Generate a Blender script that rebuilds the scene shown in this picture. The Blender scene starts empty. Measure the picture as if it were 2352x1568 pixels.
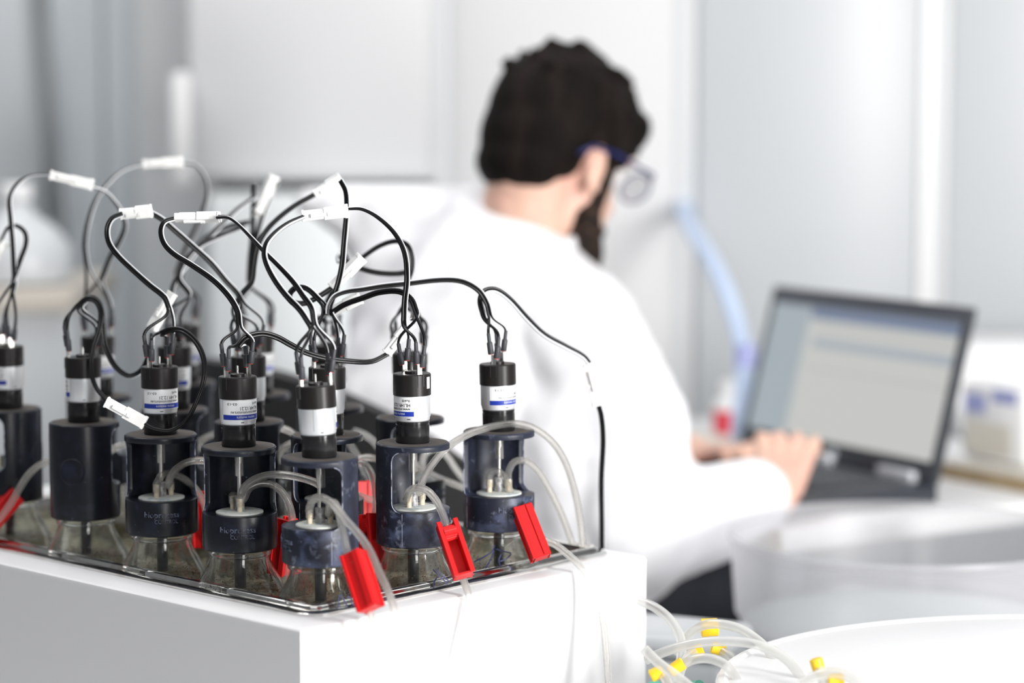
import bpy, bmesh, math, random
from mathutils import Vector, Matrix, Quaternion
random.seed(7)
sc = bpy.context.scene
COL = sc.collection
R_ = math.radians

# ------------------------------------------------------------------ camera
FPX, HORIZ, ZC = 5450.0, 233.0, 1.25
TILT = math.atan((784 - HORIZ) / FPX)
CT, ST = math.cos(TILT), math.sin(TILT)
cam_d = bpy.data.cameras.new('camera')
cam_d.sensor_width = 36.0
cam_d.lens = FPX / 2352 * 36.0
cam_d.dof.use_dof = True
cam_d.dof.focus_distance = 2.04
cam_d.dof.aperture_fstop = 2.3
cam_d.clip_end = 60
cam = bpy.data.objects.new('camera', cam_d)
COL.objects.link(cam)
cam.location = (0, 0, ZC)
cam.rotation_euler = (math.pi / 2 - TILT, 0, 0)
sc.camera = cam

# ------------------------------------------------------------------ world, lights, exposure
w = bpy.data.worlds.new('world')
sc.world = w
w.use_nodes = True
bg = w.node_tree.nodes['Background']
bg.inputs[0].default_value = (0.93, 0.965, 1.0, 1)
bg.inputs[1].default_value = 0.18


def area_light(name, loc, target, size, power, color=(1, 1, 1), size_y=None):
    d = bpy.data.lights.new(name, 'AREA')
    d.energy = power
    d.color = color
    d.shape = 'RECTANGLE'
    d.size = size
    d.size_y = size_y or size
    o = bpy.data.objects.new(name, d)
    COL.objects.link(o)
    o.location = loc
    o.rotation_euler = (Vector(target) - Vector(loc)).to_track_quat('-Z', 'Y').to_euler()
    return o


area_light('window_light', (1.95, 0.25, 1.45), (0.0, 2.1, 0.95), 0.55, 118, (1.0, 0.985, 0.965), 1.5)
area_light('window_light', (0.75, -0.75, 1.40), (-0.1, 2.1, 0.95), 0.45, 19, (1.0, 0.99, 0.975), 1.4)
area_light('overhead_light', (0.45, 2.85, 2.9), (0.45, 2.85, 0), 2.6, 19, (1, 1, 1), 1.6)
area_light('overhead_light', (-1.15, 2.95, 2.9), (-0.95, 3.35, 0), 1.3, 25, (1, 1, 1), 1.3)  # added to brighten the dark left wall, no lamp known there
area_light('overhead_light', (-0.2, 1.2, 2.9), (-0.2, 1.6, 0), 1.6, 8, (1, 1, 1), 1.6)
sc.cycles.max_bounces = 9
sc.cycles.diffuse_bounces = 3
sc.cycles.glossy_bounces = 4
sc.cycles.transmission_bounces = 9
sc.cycles.transparent_max_bounces = 16
sc.cycles.adaptive_threshold = 0.03
sc.view_settings.view_transform = 'Standard'
sc.view_settings.look = 'None'
sc.view_settings.exposure = 0.0
sc.view_settings.gamma = 1.0
sc.view_settings.use_curve_mapping = False


# ------------------------------------------------------------------ helpers
def pt(px, py, d):
    """world point seen at photo pixel (px,py) at distance d along the view axis"""
    x = (px - 1176) / FPX * d
    v = (784 - py) / FPX * d
    return Vector((x, d * CT + v * ST, ZC - d * ST + v * CT))


def ptz(px, py, z):
    a = pt(px, py, 1.0) - Vector((0, 0, ZC))
    k = (z - ZC) / a.z
    return Vector((0, 0, ZC)) + a * k


def depth_of(p):
    return p.y * CT - (p.z - ZC) * ST


def new_obj(name, me, mat=None, parent=None, smooth=True, angle=35):
    o = bpy.data.objects.new(name, me)
    COL.objects.link(o)
    if mat is not None and len(me.materials) == 0:
        me.materials.append(mat)
    if smooth and len(me.polygons):
        me.polygons.foreach_set('use_smooth', [True] * len(me.polygons))
        try:
            me.set_sharp_from_angle(angle=R_(angle))
        except Exception:
            pass
    if parent is not None:
        o.parent = parent
    return o


def mesh_from(verts, faces, name='mesh'):
    me = bpy.data.meshes.new(name)
    me.from_pydata([tuple(v) for v in verts], [], faces)
    me.update()
    return me


def empty(name, loc=(0, 0, 0), rz=0.0):
    o = bpy.data.objects.new(name, None)
    o.empty_display_size = 0.02
    COL.objects.link(o)
    o.location = loc
    o.rotation_euler = (0, 0, rz)
    return o


def tag(o, label=None, cat=None, group=None, kind=None):
    if label:
        o['label'] = label
    if cat:
        o['category'] = cat
    if group:
        o['group'] = group
    if kind:
        o['kind'] = kind
    return o


def lathe(profile, seg=32, cap=True):
    """profile: list of (r,z) from bottom to top"""
    vs, fs = [], []
    n = len(profile)
    for r, z in profile:
        for k in range(seg):
            a = 2 * math.pi * k / seg
            vs.append((r * math.cos(a), r * math.sin(a), z))
    for i in range(n - 1):
        for k in range(seg):
            k2 = (k + 1) % seg
            fs.append((i * seg + k, i * seg + k2, (i + 1) * seg + k2, (i + 1) * seg + k))
    if cap:
        fs.append(tuple(reversed(range(seg))))
        fs.append(tuple((n - 1) * seg + k for k in range(seg)))
    return mesh_from(vs, fs)


def box_mesh(x0, x1, y0, y1, z0, z1, bev=0.0, seg=2):
    bm = bmesh.new()
    bmesh.ops.create_cube(bm, size=1.0)
    for v in bm.verts:
        v.co = Vector(((x0 + x1) / 2 + v.co.x * (x1 - x0), (y0 + y1) / 2 + v.co.y * (y1 - y0),
                       (z0 + z1) / 2 + v.co.z * (z1 - z0)))
    if bev > 0:
        bmesh.ops.bevel(bm, geom=list(bm.edges), offset=bev, segments=seg, affect='EDGES', profile=0.5)
    me = bpy.data.meshes.new('box')
    bm.to_mesh(me)
    bm.free()
    return me


def boxes_mesh(lst):
    bm = bmesh.new()
    for x0, x1, y0, y1, z0, z1 in lst:
        r = bmesh.ops.create_cube(bm, size=1.0)
        for v in r['verts']:
            v.co = Vector(((x0 + x1) / 2 + v.co.x * (x1 - x0), (y0 + y1) / 2 + v.co.y * (y1 - y0),
                           (z0 + z1) / 2 + v.co.z * (z1 - z0)))
    me = bpy.data.meshes.new('boxes')
    bm.to_mesh(me)
    bm.free()
    return me


def prism_mesh(poly, z0, z1, bev=0.0, seg=2):
    """poly: list of xy, extruded z0..z1"""
    n = len(poly)
    vs = [(p[0], p[1], z0) for p in poly] + [(p[0], p[1], z1) for p in poly]
    fs = [tuple(reversed(range(n))), tuple(range(n, 2 * n))]
    for i in range(n):
        j = (i + 1) % n
        fs.append((i, j, n + j, n + i))
    me = mesh_from(vs, fs)
    bm = bmesh.new()
    bm.from_mesh(me)
    bmesh.ops.recalc_face_normals(bm, faces=list(bm.faces))
    if bev > 0:
        bmesh.ops.bevel(bm, geom=list(bm.edges), offset=bev, segments=seg, affect='EDGES', profile=0.5)
    bm.to_mesh(me)
    bm.free()
    return me


def catmull(pts, sub=6):
    out = []
    n = len(pts)
    for i in range(n - 1):
        p1, p2 = pts[i], pts[i + 1]
        p0 = pts[i - 1] if i > 0 else p1 * 2 - p2
        p3 = pts[i + 2] if i + 2 < n else p2 * 2 - p1
        # centripetal-ish: plain uniform with damped tangents by local length
        l = (p2 - p1).length
        m1 = (p2 - p0) / max(1e-9, (p2 - p1).length + (p1 - p0).length) * l
        m2 = (p3 - p1) / max(1e-9, (p3 - p2).length + (p2 - p1).length) * l
        for k in range(sub):
            t = k / sub
            t2, t3 = t * t, t * t * t
            out.append((2 * t3 - 3 * t2 + 1) * p1 + (t3 - 2 * t2 + t) * m1 + (-2 * t3 + 3 * t2) * p2 + (t3 - t2) * m2)
    out.append(pts[-1])
    return out


def tube_mesh(path, rad, seg=10, cap=True):
    """sweep a circle; UV: u = angle around (0..1), v = length"""
    n = len(path)
    rads = rad if isinstance(rad, (list, tuple)) else [rad] * n
    tang = []
    for i in range(n):
        a = path[max(0, i - 1)]
        b = path[min(n - 1, i + 1)]
        t = (b - a)
        tang.append(t.normalized() if t.length > 1e-9 else Vector((0, 0, 1)))
    ref = Vector((0, -1, 0.2))
    nrm = (ref - tang[0] * ref.dot(tang[0])).normalized()
    vs = []
    for i in range(n):
        t = tang[i]
        nrm = (nrm - t * nrm.dot(t)).normalized()
        b = t.cross(nrm)
        for k in range(seg):
            a = 2 * math.pi * k / seg
            vs.append(path[i] + (nrm * math.cos(a) + b * math.sin(a)) * rads[i])
    fs = []
    for i in range(n - 1):
        for k in range(seg):
            k2 = (k + 1) % seg
            fs.append((i * seg + k, i * seg + k2, (i + 1) * seg + k2, (i + 1) * seg + k))
    nq = len(fs)
    if cap:
        fs.append(tuple(reversed(range(seg))))
        fs.append(tuple((n - 1) * seg + k for k in range(seg)))
    me = mesh_from(vs, fs)
    uv = me.uv_layers.new(name='UVMap')
    for pi, poly in enumerate(me.polygons):
        if pi >= nq:
            continue
        k = pi % seg
        for li, cu in zip(poly.loop_indices, (k, k + 1, k + 1, k)):
            uv.data[li].uv = (cu / seg, 0.0)
    return me


def align_z(p0, p1, twist=0.0):
    d = (p1 - p0).normalized()
    q = Vector((0, 0, 1)).rotation_difference(d)
    return q @ Quaternion((0, 0, 1), twist)


def eval_mesh(o):
    dg = bpy.context.evaluated_depsgraph_get()
    dg.update()
    return bpy.data.meshes.new_from_object(o.evaluated_get(dg))


def text_mesh(body, width, height=None, extrude=0.0):
    """text centred on 0,0 scaled to width (and height), in metres"""
    c = bpy.data.curves.new('t', 'FONT')
    c.body = body
    c.size = 1.0
    c.resolution_u = 2
    c.extrude = 0.02 if extrude else 0.0
    c.offset = 0.012 if not extrude else 0.0
    o = bpy.data.objects.new('t', c)
    COL.objects.link(o)
    me = eval_mesh(o)
    bpy.data.objects.remove(o)
    bpy.data.curves.remove(c)
    xs = [v.co.x for v in me.vertices]
    ys = [v.co.y for v in me.vertices]
    zs = [v.co.z for v in me.vertices]
    cx, cy = (min(xs) + max(xs)) / 2, (min(ys) + max(ys)) / 2
    sx = width / (max(xs) - min(xs))
    sy = sx if height is None else height / (max(ys) - min(ys))
    sz = extrude / max(1e-6, max(zs) - min(zs)) if extrude else 1.0
    for v in me.vertices:
        v.co = Vector(((v.co.x - cx) * sx, (v.co.y - cy) * sy, (v.co.z - min(zs)) * sz))
    return me


def bend(me, R, lift=0.0):
    """wrap an xy mesh on a cylinder of radius R about z; x=0 faces -Y"""
    for v in me.vertices:
        a = v.co.x / R
        r = R + lift + v.co.z
        v.co = Vector((r * math.sin(a), -r * math.cos(a), v.co.y))
    me.update()
    return me


def grid_patch(x0, x1, y0, y1, nx=16):
    vs, fs = [], []
    for i in range(nx + 1):
        x = x0 + (x1 - x0) * i / nx
        vs += [(x, y0, 0), (x, y1, 0)]
    for i in range(nx):
        fs.append((2 * i, 2 * i + 2, 2 * i + 3, 2 * i + 1))
    return mesh_from(vs, fs)


def join_meshes(lst):
    bm = bmesh.new()
    for me in lst:
        bm.from_mesh(me)
    out = bpy.data.meshes.new('joined')
    bm.to_mesh(out)
    bm.free()
    return out


# ------------------------------------------------------------------ materials
MATS = {}


def principled(name, col, rough=0.5, metal=0.0, spec=0.5, trans=0.0, coat=0.0):
    m = bpy.data.materials.new(name)
    m.use_nodes = True
    b = m.node_tree.nodes['Principled BSDF']
    b.inputs['Base Color'].default_value = (*col, 1)
    b.inputs['Roughness'].default_value = rough
    b.inputs['Metallic'].default_value = metal
    b.inputs['Specular IOR Level'].default_value = spec
    b.inputs['Transmission Weight'].default_value = trans
    b.inputs['Coat Weight'].default_value = coat
    MATS[name] = m
    return m


def noise_mix(m, col2, scale=30, lo=0.5, hi=0.65, detail=6, coord='Object', distort=0.0, rough=None, stretch=None,
              random_w=False, zfade=None):
    """mix a second colour (wear, dirt) into a principled material by procedural noise"""
    nt = m.node_tree
    b = nt.nodes['Principled BSDF']
    tc = nt.nodes.new('ShaderNodeTexCoord')
    nz = nt.nodes.new('ShaderNodeTexNoise')
    nz.inputs['Scale'].default_value = scale
    nz.inputs['Detail'].default_value = detail
    nz.inputs['Distortion'].default_value = distort
    src = tc.outputs[coord]
    if stretch:
        mp = nt.nodes.new('ShaderNodeMapping')
        mp.inputs['Scale'].default_value = stretch
        nt.links.new(src, mp.inputs[0])
        src = mp.outputs[0]
    if random_w:
        nz.noise_dimensions = '4D'
        oi = nt.nodes.new('ShaderNodeObjectInfo')
        mu = nt.nodes.new('ShaderNodeMath')
        mu.operation = 'MULTIPLY'
        mu.inputs[1].default_value = 37.0
        nt.links.new(oi.outputs['Random'], mu.inputs[0])
        nt.links.new(mu.outputs[0], nz.inputs['W'])
    nt.links.new(src, nz.inputs['Vector'])
    mr = nt.nodes.new('ShaderNodeMapRange')
    mr.inputs[1].default_value = lo
    mr.inputs[2].default_value = hi
    nt.links.new(nz.outputs['Fac'], mr.inputs[0])
    mx = nt.nodes.new('ShaderNodeMix')
    mx.data_type = 'RGBA'
    old = b.inputs['Base Color']
    if old.is_linked:
        nt.links.new(old.links[0].from_socket, mx.inputs[6])
    else:
        mx.inputs[6].default_value = old.default_value
    mx.inputs[7].default_value = (*col2, 1)
    fac = mr.outputs[0]
    if zfade:          # wear heavier below a height on the part
        sp = nt.nodes.new('ShaderNodeSeparateXYZ')
        nt.links.new(tc.outputs['Object'], sp.inputs[0])
        mz = nt.nodes.new('ShaderNodeMapRange')
        mz.inputs[1].default_value, mz.inputs[2].default_value = zfade[0], zfade[1]
        mz.inputs[3].default_value, mz.inputs[4].default_value = zfade[2], 1.0
        nt.links.new(sp.outputs[2], mz.inputs[0])
        ml = nt.nodes.new('ShaderNodeMath')
        ml.operation = 'MULTIPLY'
        nt.links.new(mr.outputs[0], ml.inputs[0])
        nt.links.new(mz.outputs[0], ml.inputs[1])
        fac = ml.outputs[0]
    nt.links.new(fac, mx.inputs[0])
    nt.links.new(mx.outputs[2], b.inputs['Base Color'])
    return m


def bump(m, scale, strength, dist=0.001, detail=3):
    nt = m.node_tree
    b = nt.nodes['Principled BSDF']
    tc = nt.nodes.new('ShaderNodeTexCoord')
    nz = nt.nodes.new('ShaderNodeTexNoise')
    nz.inputs['Scale'].default_value = scale
    nz.inputs['Detail'].default_value = detail
    bp = nt.nodes.new('ShaderNodeBump')
    bp.inputs['Strength'].default_value = strength
    bp.inputs['Distance'].default_value = dist
    nt.links.new(tc.outputs['Object'], nz.inputs['Vector'])
    nt.links.new(nz.outputs['Fac'], bp.inputs['Height'])
    nt.links.new(bp.outputs[0], b.inputs['Normal'])
    return m


def clear(name, tint, base=0.06, edge=0.7, blend=0.35, gloss_rough=0.05, body=None, body_amt=0.0):
    """thin clear wall: transparent seen square on, reflecting at grazing angles, with a little milky body"""
    m = bpy.data.materials.new(name)
    m.use_nodes = True
    nt = m.node_tree
    nt.nodes.clear()
    out = nt.nodes.new('ShaderNodeOutputMaterial')
    tr = nt.nodes.new('ShaderNodeBsdfTransparent')
    tr.inputs[0].default_value = (*tint, 1)
    gl = nt.nodes.new('ShaderNodeBsdfGlossy')
    gl.inputs['Roughness'].default_value = gloss_rough
    lw = nt.nodes.new('ShaderNodeLayerWeight')
    lw.inputs[0].default_value = blend
    mr = nt.nodes.new('ShaderNodeMapRange')
    mr.inputs[3].default_value = base
    mr.inputs[4].default_value = edge
    nt.links.new(lw.outputs['Facing'], mr.inputs[0])
    mx = nt.nodes.new('ShaderNodeMixShader')
    nt.links.new(mr.outputs[0], mx.inputs[0])
    src = tr
    if body is not None:
        df = nt.nodes.new('ShaderNodeBsdfDiffuse')
        df.inputs[0].default_value = (*body, 1)
        tl = nt.nodes.new('ShaderNodeBsdfTranslucent')
        tl.inputs[0].default_value = (*body, 1)
        m1 = nt.nodes.new('ShaderNodeMixShader')
        m1.inputs[0].default_value = 0.5
        nt.links.new(df.outputs[0], m1.inputs[1])
        nt.links.new(tl.outputs[0], m1.inputs[2])
        m2 = nt.nodes.new('ShaderNodeMixShader')
        m2.inputs[0].default_value = body_amt
        mr2 = nt.nodes.new('ShaderNodeMapRange')
        mr2.inputs[3].default_value = body_amt * 0.5
        mr2.inputs[4].default_value = min(1, body_amt * 1.9)
        nt.links.new(lw.outputs['Facing'], mr2.inputs[0])
        nt.links.new(mr2.outputs[0], m2.inputs[0])
        nt.links.new(tr.outputs[0], m2.inputs[1])
        nt.links.new(m1.outputs[0], m2.inputs[2])
        src = m2
    nt.links.new(src.outputs[0], mx.inputs[1])
    nt.links.new(gl.outputs[0], mx.inputs[2])
    nt.links.new(mx.outputs[0], out.inputs[0])
    MATS[name] = m
    return m


M = MATS
principled('holder', (0.009, 0.0105, 0.0165), 0.3, spec=0.34)
noise_mix(M['holder'], (0.020, 0.025, 0.048), 90, 0.50, 0.80, 10, random_w=True)
noise_mix(M['holder'], (0.30, 0.34, 0.45), 260, 0.68, 0.85, 10, random_w=True)
bump(M['holder'], 900, 0.12, 0.0003)
principled('holder_scuffed', (0.012, 0.015, 0.028), 0.42, spec=0.4)
noise_mix(M['holder_scuffed'], (0.085, 0.105, 0.19), 60, 0.46, 0.74, 12, distort=0.5, random_w=True, zfade=(0.040, 0.028, 0.15))
noise_mix(M['holder_scuffed'], (0.36, 0.40, 0.52), 130, 0.58, 0.92, 14, distort=0.4, random_w=True, zfade=(0.040, 0.028, 0.45))
bump(M['holder_scuffed'], 900, 0.15, 0.0003)
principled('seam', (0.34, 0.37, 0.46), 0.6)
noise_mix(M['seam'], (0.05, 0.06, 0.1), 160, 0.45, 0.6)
principled('motor_black', (0.013, 0.011, 0.0105), 0.34, spec=0.36)
noise_mix(M['motor_black'], (0.12, 0.10, 0.095), 110, 0.68, 0.86, 8, random_w=True)
bump(M['motor_black'], 1500, 0.1, 0.0002)
principled('gearbox_black', (0.012, 0.012, 0.013), 0.2, spec=0.6)
noise_mix(M['gearbox_black'], (0.2, 0.22, 0.28), 90, 0.7, 0.85, 8, random_w=True)
principled('dust', (0.085, 0.072, 0.064), 0.8)
principled('letter_edge', (0.13, 0.15, 0.22), 0.4)
noise_mix(M['letter_edge'], (0.02, 0.024, 0.04), 300, 0.45, 0.6)
principled('silver', (0.80, 0.82, 0.84), 0.36, metal=0.55)
principled('label_paper', (0.86, 0.87, 0.88), 0.35)
principled('print_blue', (0.012, 0.035, 0.33), 0.35)
principled('print_black', (0.02, 0.02, 0.022), 0.5)
principled('print_white', (0.62, 0.66, 0.82), 0.5)
principled('steel', (0.75, 0.74, 0.72), 0.25, metal=1.0)
principled('steel_worn', (0.62, 0.62, 0.62), 0.42, metal=0.35)
noise_mix(M['steel_worn'], (0.25, 0.25, 0.26), 150, 0.45, 0.6)
principled('brass', (0.72, 0.55, 0.28), 0.3, metal=1.0)
principled('sleeve', (0.045, 0.047, 0.055), 0.5)
principled('red_insulator', (0.75, 0.05, 0.03), 0.5)
principled('wire_black', (0.006, 0.006, 0.007), 0.28, spec=0.35)
principled('nylon', (0.86, 0.86, 0.85), 0.4, spec=0.4)
M['nylon'].node_tree.nodes['Principled BSDF'].inputs['Subsurface Weight'].default_value = 0.25
M['nylon'].node_tree.nodes['Principled BSDF'].inputs['Subsurface Radius'].default_value = (0.004, 0.004, 0.004)
principled('clamp_red', (0.62, 0.010, 0.012), 0.45, spec=0.3)
noise_mix(M['clamp_red'], (0.8, 0.3, 0.28), 140, 0.70, 0.85, 8, random_w=True)
principled('stopper', (0.74, 0.76, 0.72), 0.7)
noise_mix(M['stopper'], (0.42, 0.5, 0.56), 120, 0.52, 0.66, 8, random_w=True)
noise_mix(M['stopper'], (0.4, 0.32, 0.18), 70, 0.64, 0.78, 8, random_w=True)
principled('pipe_crust', (0.62, 0.54, 0.40), 0.5)
noise_mix(M['pipe_crust'], (0.78, 0.74, 0.66), 200, 0.45, 0.6)
principled('sludge', (0.42, 0.38, 0.27), 0.5)
noise_mix(M['sludge'], (0.20, 0.15, 0.07), 90, 0.45, 0.6, 10)
noise_mix(M['sludge'], (0.045, 0.03, 0.012), 330, 0.54, 0.64, 10)
principled('crust', (0.10, 0.07, 0.03), 0.7)
principled('bath_water', (0.36, 0.335, 0.24), 0.06)
noise_mix(M['bath_water'], (0.15, 0.125, 0.06), 110, 0.52, 0.66, 10)
noise_mix(M['bath_water'], (0.56, 0.55, 0.47), 40, 0.58, 0.76, 8)
bump(M['bath_water'], 60, 0.1, 0.002)
principled('rim_steel', (0.78, 0.77, 0.75), 0.13, metal=1.0)
noise_mix(M['rim_steel'], (0.6, 0.56, 0.52), 60, 0.5, 0.7)
principled('basin_steel', (0.5, 0.5, 0.48), 0.3, metal=0.9)
principled('white_paint', (0.83, 0.83, 0.845), 0.45)
bump(M['white_paint'], 2200, 0.12, 0.0003)
principled('marker_ink', (0.02, 0.025, 0.09), 0.6)


def real_glass(name, col, ior, rough, clear_amt, body=None, body_amt=0.0):
    """refracting glass or silicone; part passes straight through, a little milky body"""
    m = bpy.data.materials.new(name)
    m.use_nodes = True
    nt = m.node_tree
    nt.nodes.clear()
    out = nt.nodes.new('ShaderNodeOutputMaterial')
    g = nt.nodes.new('ShaderNodeBsdfGlass')
    g.inputs['Color'].default_value = (*col, 1)
    g.inputs['IOR'].default_value = ior
    g.inputs['Roughness'].default_value = rough
    tr = nt.nodes.new('ShaderNodeBsdfTransparent')
    tr.inputs[0].default_value = (*col, 1)
    mx = nt.nodes.new('ShaderNodeMixShader')
    mx.inputs[0].default_value = clear_amt
    nt.links.new(g.outputs[0], mx.inputs[1])
    nt.links.new(tr.outputs[0], mx.inputs[2])
    last = mx
    if body:
        df = nt.nodes.new('ShaderNodeBsdfDiffuse')
        df.inputs[0].default_value = (*body, 1)
        tl = nt.nodes.new('ShaderNodeBsdfTranslucent')
        tl.inputs[0].default_value = (*body, 1)
        ad = nt.nodes.new('ShaderNodeMixShader')
        ad.inputs[0].default_value = 0.5
        nt.links.new(df.outputs[0], ad.inputs[1])
        nt.links.new(tl.outputs[0], ad.inputs[2])
        m2 = nt.nodes.new('ShaderNodeMixShader')
        m2.inputs[0].default_value = body_amt
        nt.links.new(mx.outputs[0], m2.inputs[1])
        nt.links.new(ad.outputs[0], m2.inputs[2])
        last = m2
    nt.links.new(last.outputs[0], out.inputs[0])
    MATS[name] = m
    return m


real_glass('bottle_glass', (0.99, 0.995, 0.985), 1.47, 0.0, 0.10)
real_glass('silicone', (0.99, 0.985, 0.975), 1.41, 0.02, 0.42, (0.96, 0.95, 0.92), 0.08)
clear('tubing', (0.965, 0.96, 0.94), 0.06, 0.55, 0.35, 0.14, body=(0.93, 0.92, 0.88), body_amt=0.26)
clear('clear_sleeve', (0.93, 0.93, 0.92), 0.08, 0.6, 0.4, 0.08, body=(0.7, 0.68, 0.64), body_amt=0.22)
# striped wire
ws = principled('wire_striped', (0.006, 0.006, 0.007), 0.28, spec=0.35)
nt = ws.node_tree
uvn = nt.nodes.new('ShaderNodeUVMap')
sp = nt.nodes.new('ShaderNodeSeparateXYZ')
ra = nt.nodes.new('ShaderNodeValToRGB')
ra.color_ramp.interpolation = 'CONSTANT'
ra.color_ramp.elements[0].color = (0.008, 0.008, 0.009, 1)
ra.color_ramp.elements[0].position = 0.0
e = ra.color_ramp.elements.new(0.10)
e.color = (0.75, 0.77, 0.8, 1)
e = ra.color_ramp.elements.new(0.30)
e.color = (0.008, 0.008, 0.009, 1)
ra.color_ramp.elements[-1].color = (0.008, 0.008, 0.009, 1)
nt.links.new(uvn.outputs[0], sp.inputs[0])
nt.links.new(sp.outputs[0], ra.inputs[0])
nt.links.new(ra.outputs[0], nt.nodes['Principled BSDF'].inputs['Base Color'])

# room materials
principled('wall_grey', (0.67, 0.71, 0.745), 0.7)
noise_mix(M['wall_grey'], (0.63, 0.67, 0.705), 1.5, 0.4, 0.6, 2)
principled('panel_grey', (0.52, 0.55, 0.575), 0.5)
principled('base_grey', (0.84, 0.87, 0.88), 0.5)
principled('panel_dark', (0.25, 0.265, 0.275), 0.6)
principled('cabinet_white', (0.66, 0.665, 0.675), 0.4)
principled('column_white', (0.67, 0.672, 0.68), 0.5)
principled('cabinet_grey', (0.66, 0.675, 0.69), 0.35)
principled('cabinet_pale', (0.53, 0.55, 0.57), 0.35)
principled('floor_grey', (0.55, 0.56, 0.57), 0.5)
noise_mix(M['floor_grey'], (0.48, 0.49, 0.5), 8, 0.4, 0.6)
principled('ceiling_white', (0.85, 0.85, 0.85), 0.8)
principled('table_white', (0.8, 0.8, 0.8), 0.45)
principled('wood_edge', (0.62, 0.47, 0.27), 0.5)
noise_mix(M['wood_edge'], (0.5, 0.36, 0.2), 40, 0.4, 0.6, 4, stretch=(1, 12, 1))
principled('laptop_black', (0.036, 0.041, 0.052), 0.4)
principled('laptop_grey', (0.075, 0.08, 0.09), 0.45)
principled('laptop_silver', (0.6, 0.62, 0.66), 0.35, metal=0.3)
principled('skin', (0.78, 0.50, 0.39), 0.5)
M['skin'].node_tree.nodes['Principled BSDF'].inputs['Subsurface Weight'].default_value = 0.15
M['skin'].node_tree.nodes['Principled BSDF'].inputs['Subsurface Radius'].default_value = (0.012, 0.005, 0.003)
noise_mix(M['skin'], (0.80, 0.44, 0.36), 14, 0.5, 0.7, 3)
principled('hair', (0.006, 0.004, 0.0033), 0.75, spec=0.12)
noise_mix(M['hair'], (0.014, 0.0095, 0.008), 40, 0.45, 0.65, 6, stretch=(1, 1, 0.3))
bump(M['hair'], 120, 0.5, 0.004)
principled('beard', (0.016, 0.010, 0.0075), 0.75, spec=0.2)
noise_mix(M['beard'], (0.12, 0.07, 0.05), 90, 0.55, 0.75, 6)
principled('coat', (0.87, 0.865, 0.89), 0.8)
bump(M['coat'], 8, 0.55, 0.03, 2)
principled('trousers', (0.018, 0.02, 0.028), 0.8)
principled('glasses_blue', (0.012, 0.02, 0.12), 0.3)
principled('chair_black', (0.012, 0.012, 0.013), 0.6)
principled('hose_blue', (0.55, 0.66, 0.86), 0.4)
principled('label_red', (0.75, 0.06, 0.09), 0.5)
principled('label_violet', (0.36, 0.39, 0.68), 0.5)
principled('plastic_white', (0.86, 0.86, 0.865), 0.35)
principled('beige', (0.76, 0.72, 0.64), 0.6)
principled('tan', (0.52, 0.48, 0.43), 0.7)
principled('yellow_cap', (0.95, 0.62, 0.02), 0.4)
principled('green_cap', (0.16, 0.55, 0.42), 0.5)
principled('tub_water', (0.62, 0.68, 0.67), 0.2)
clear('tub_plastic', (0.96, 0.96, 0.97), 0.05, 0.22, 0.35, 0.38, body=(0.77, 0.765, 0.80), body_amt=0.8)
clear('lens_glass', (0.93, 0.95, 0.97), 0.08, 0.4, 0.3, 0.05, body=(0.9, 0.92, 0.95), body_amt=0.10)

# ------------------------------------------------------------------ room shell
BACK = 4.55


def struct(name, me, mat, parent=None):
    o = new_obj(name, me, mat, parent, smooth=False)
    o['kind'] = 'structure'
    return o


struct('floor', box_mesh(-3.2, 3.2, -0.6, BACK + 0.1, -0.05, 0.0), M['floor_grey'])
struct('wall_back', box_mesh(-3.2, 3.2, BACK, BACK + 0.1, 0.0, 3.1), M['wall_grey'])


def px_box(x0, x1, y0, y1, d, thick, bev=0.004):
    """a box whose front face fills the pixel rectangle at distance d (real thickness going away)"""
    a, b = pt(x0, y1, d), pt(x1, y0, d)
    return box_mesh(a.x, b.x, a.y, a.y + thick, a.z, b.z, bev)


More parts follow.
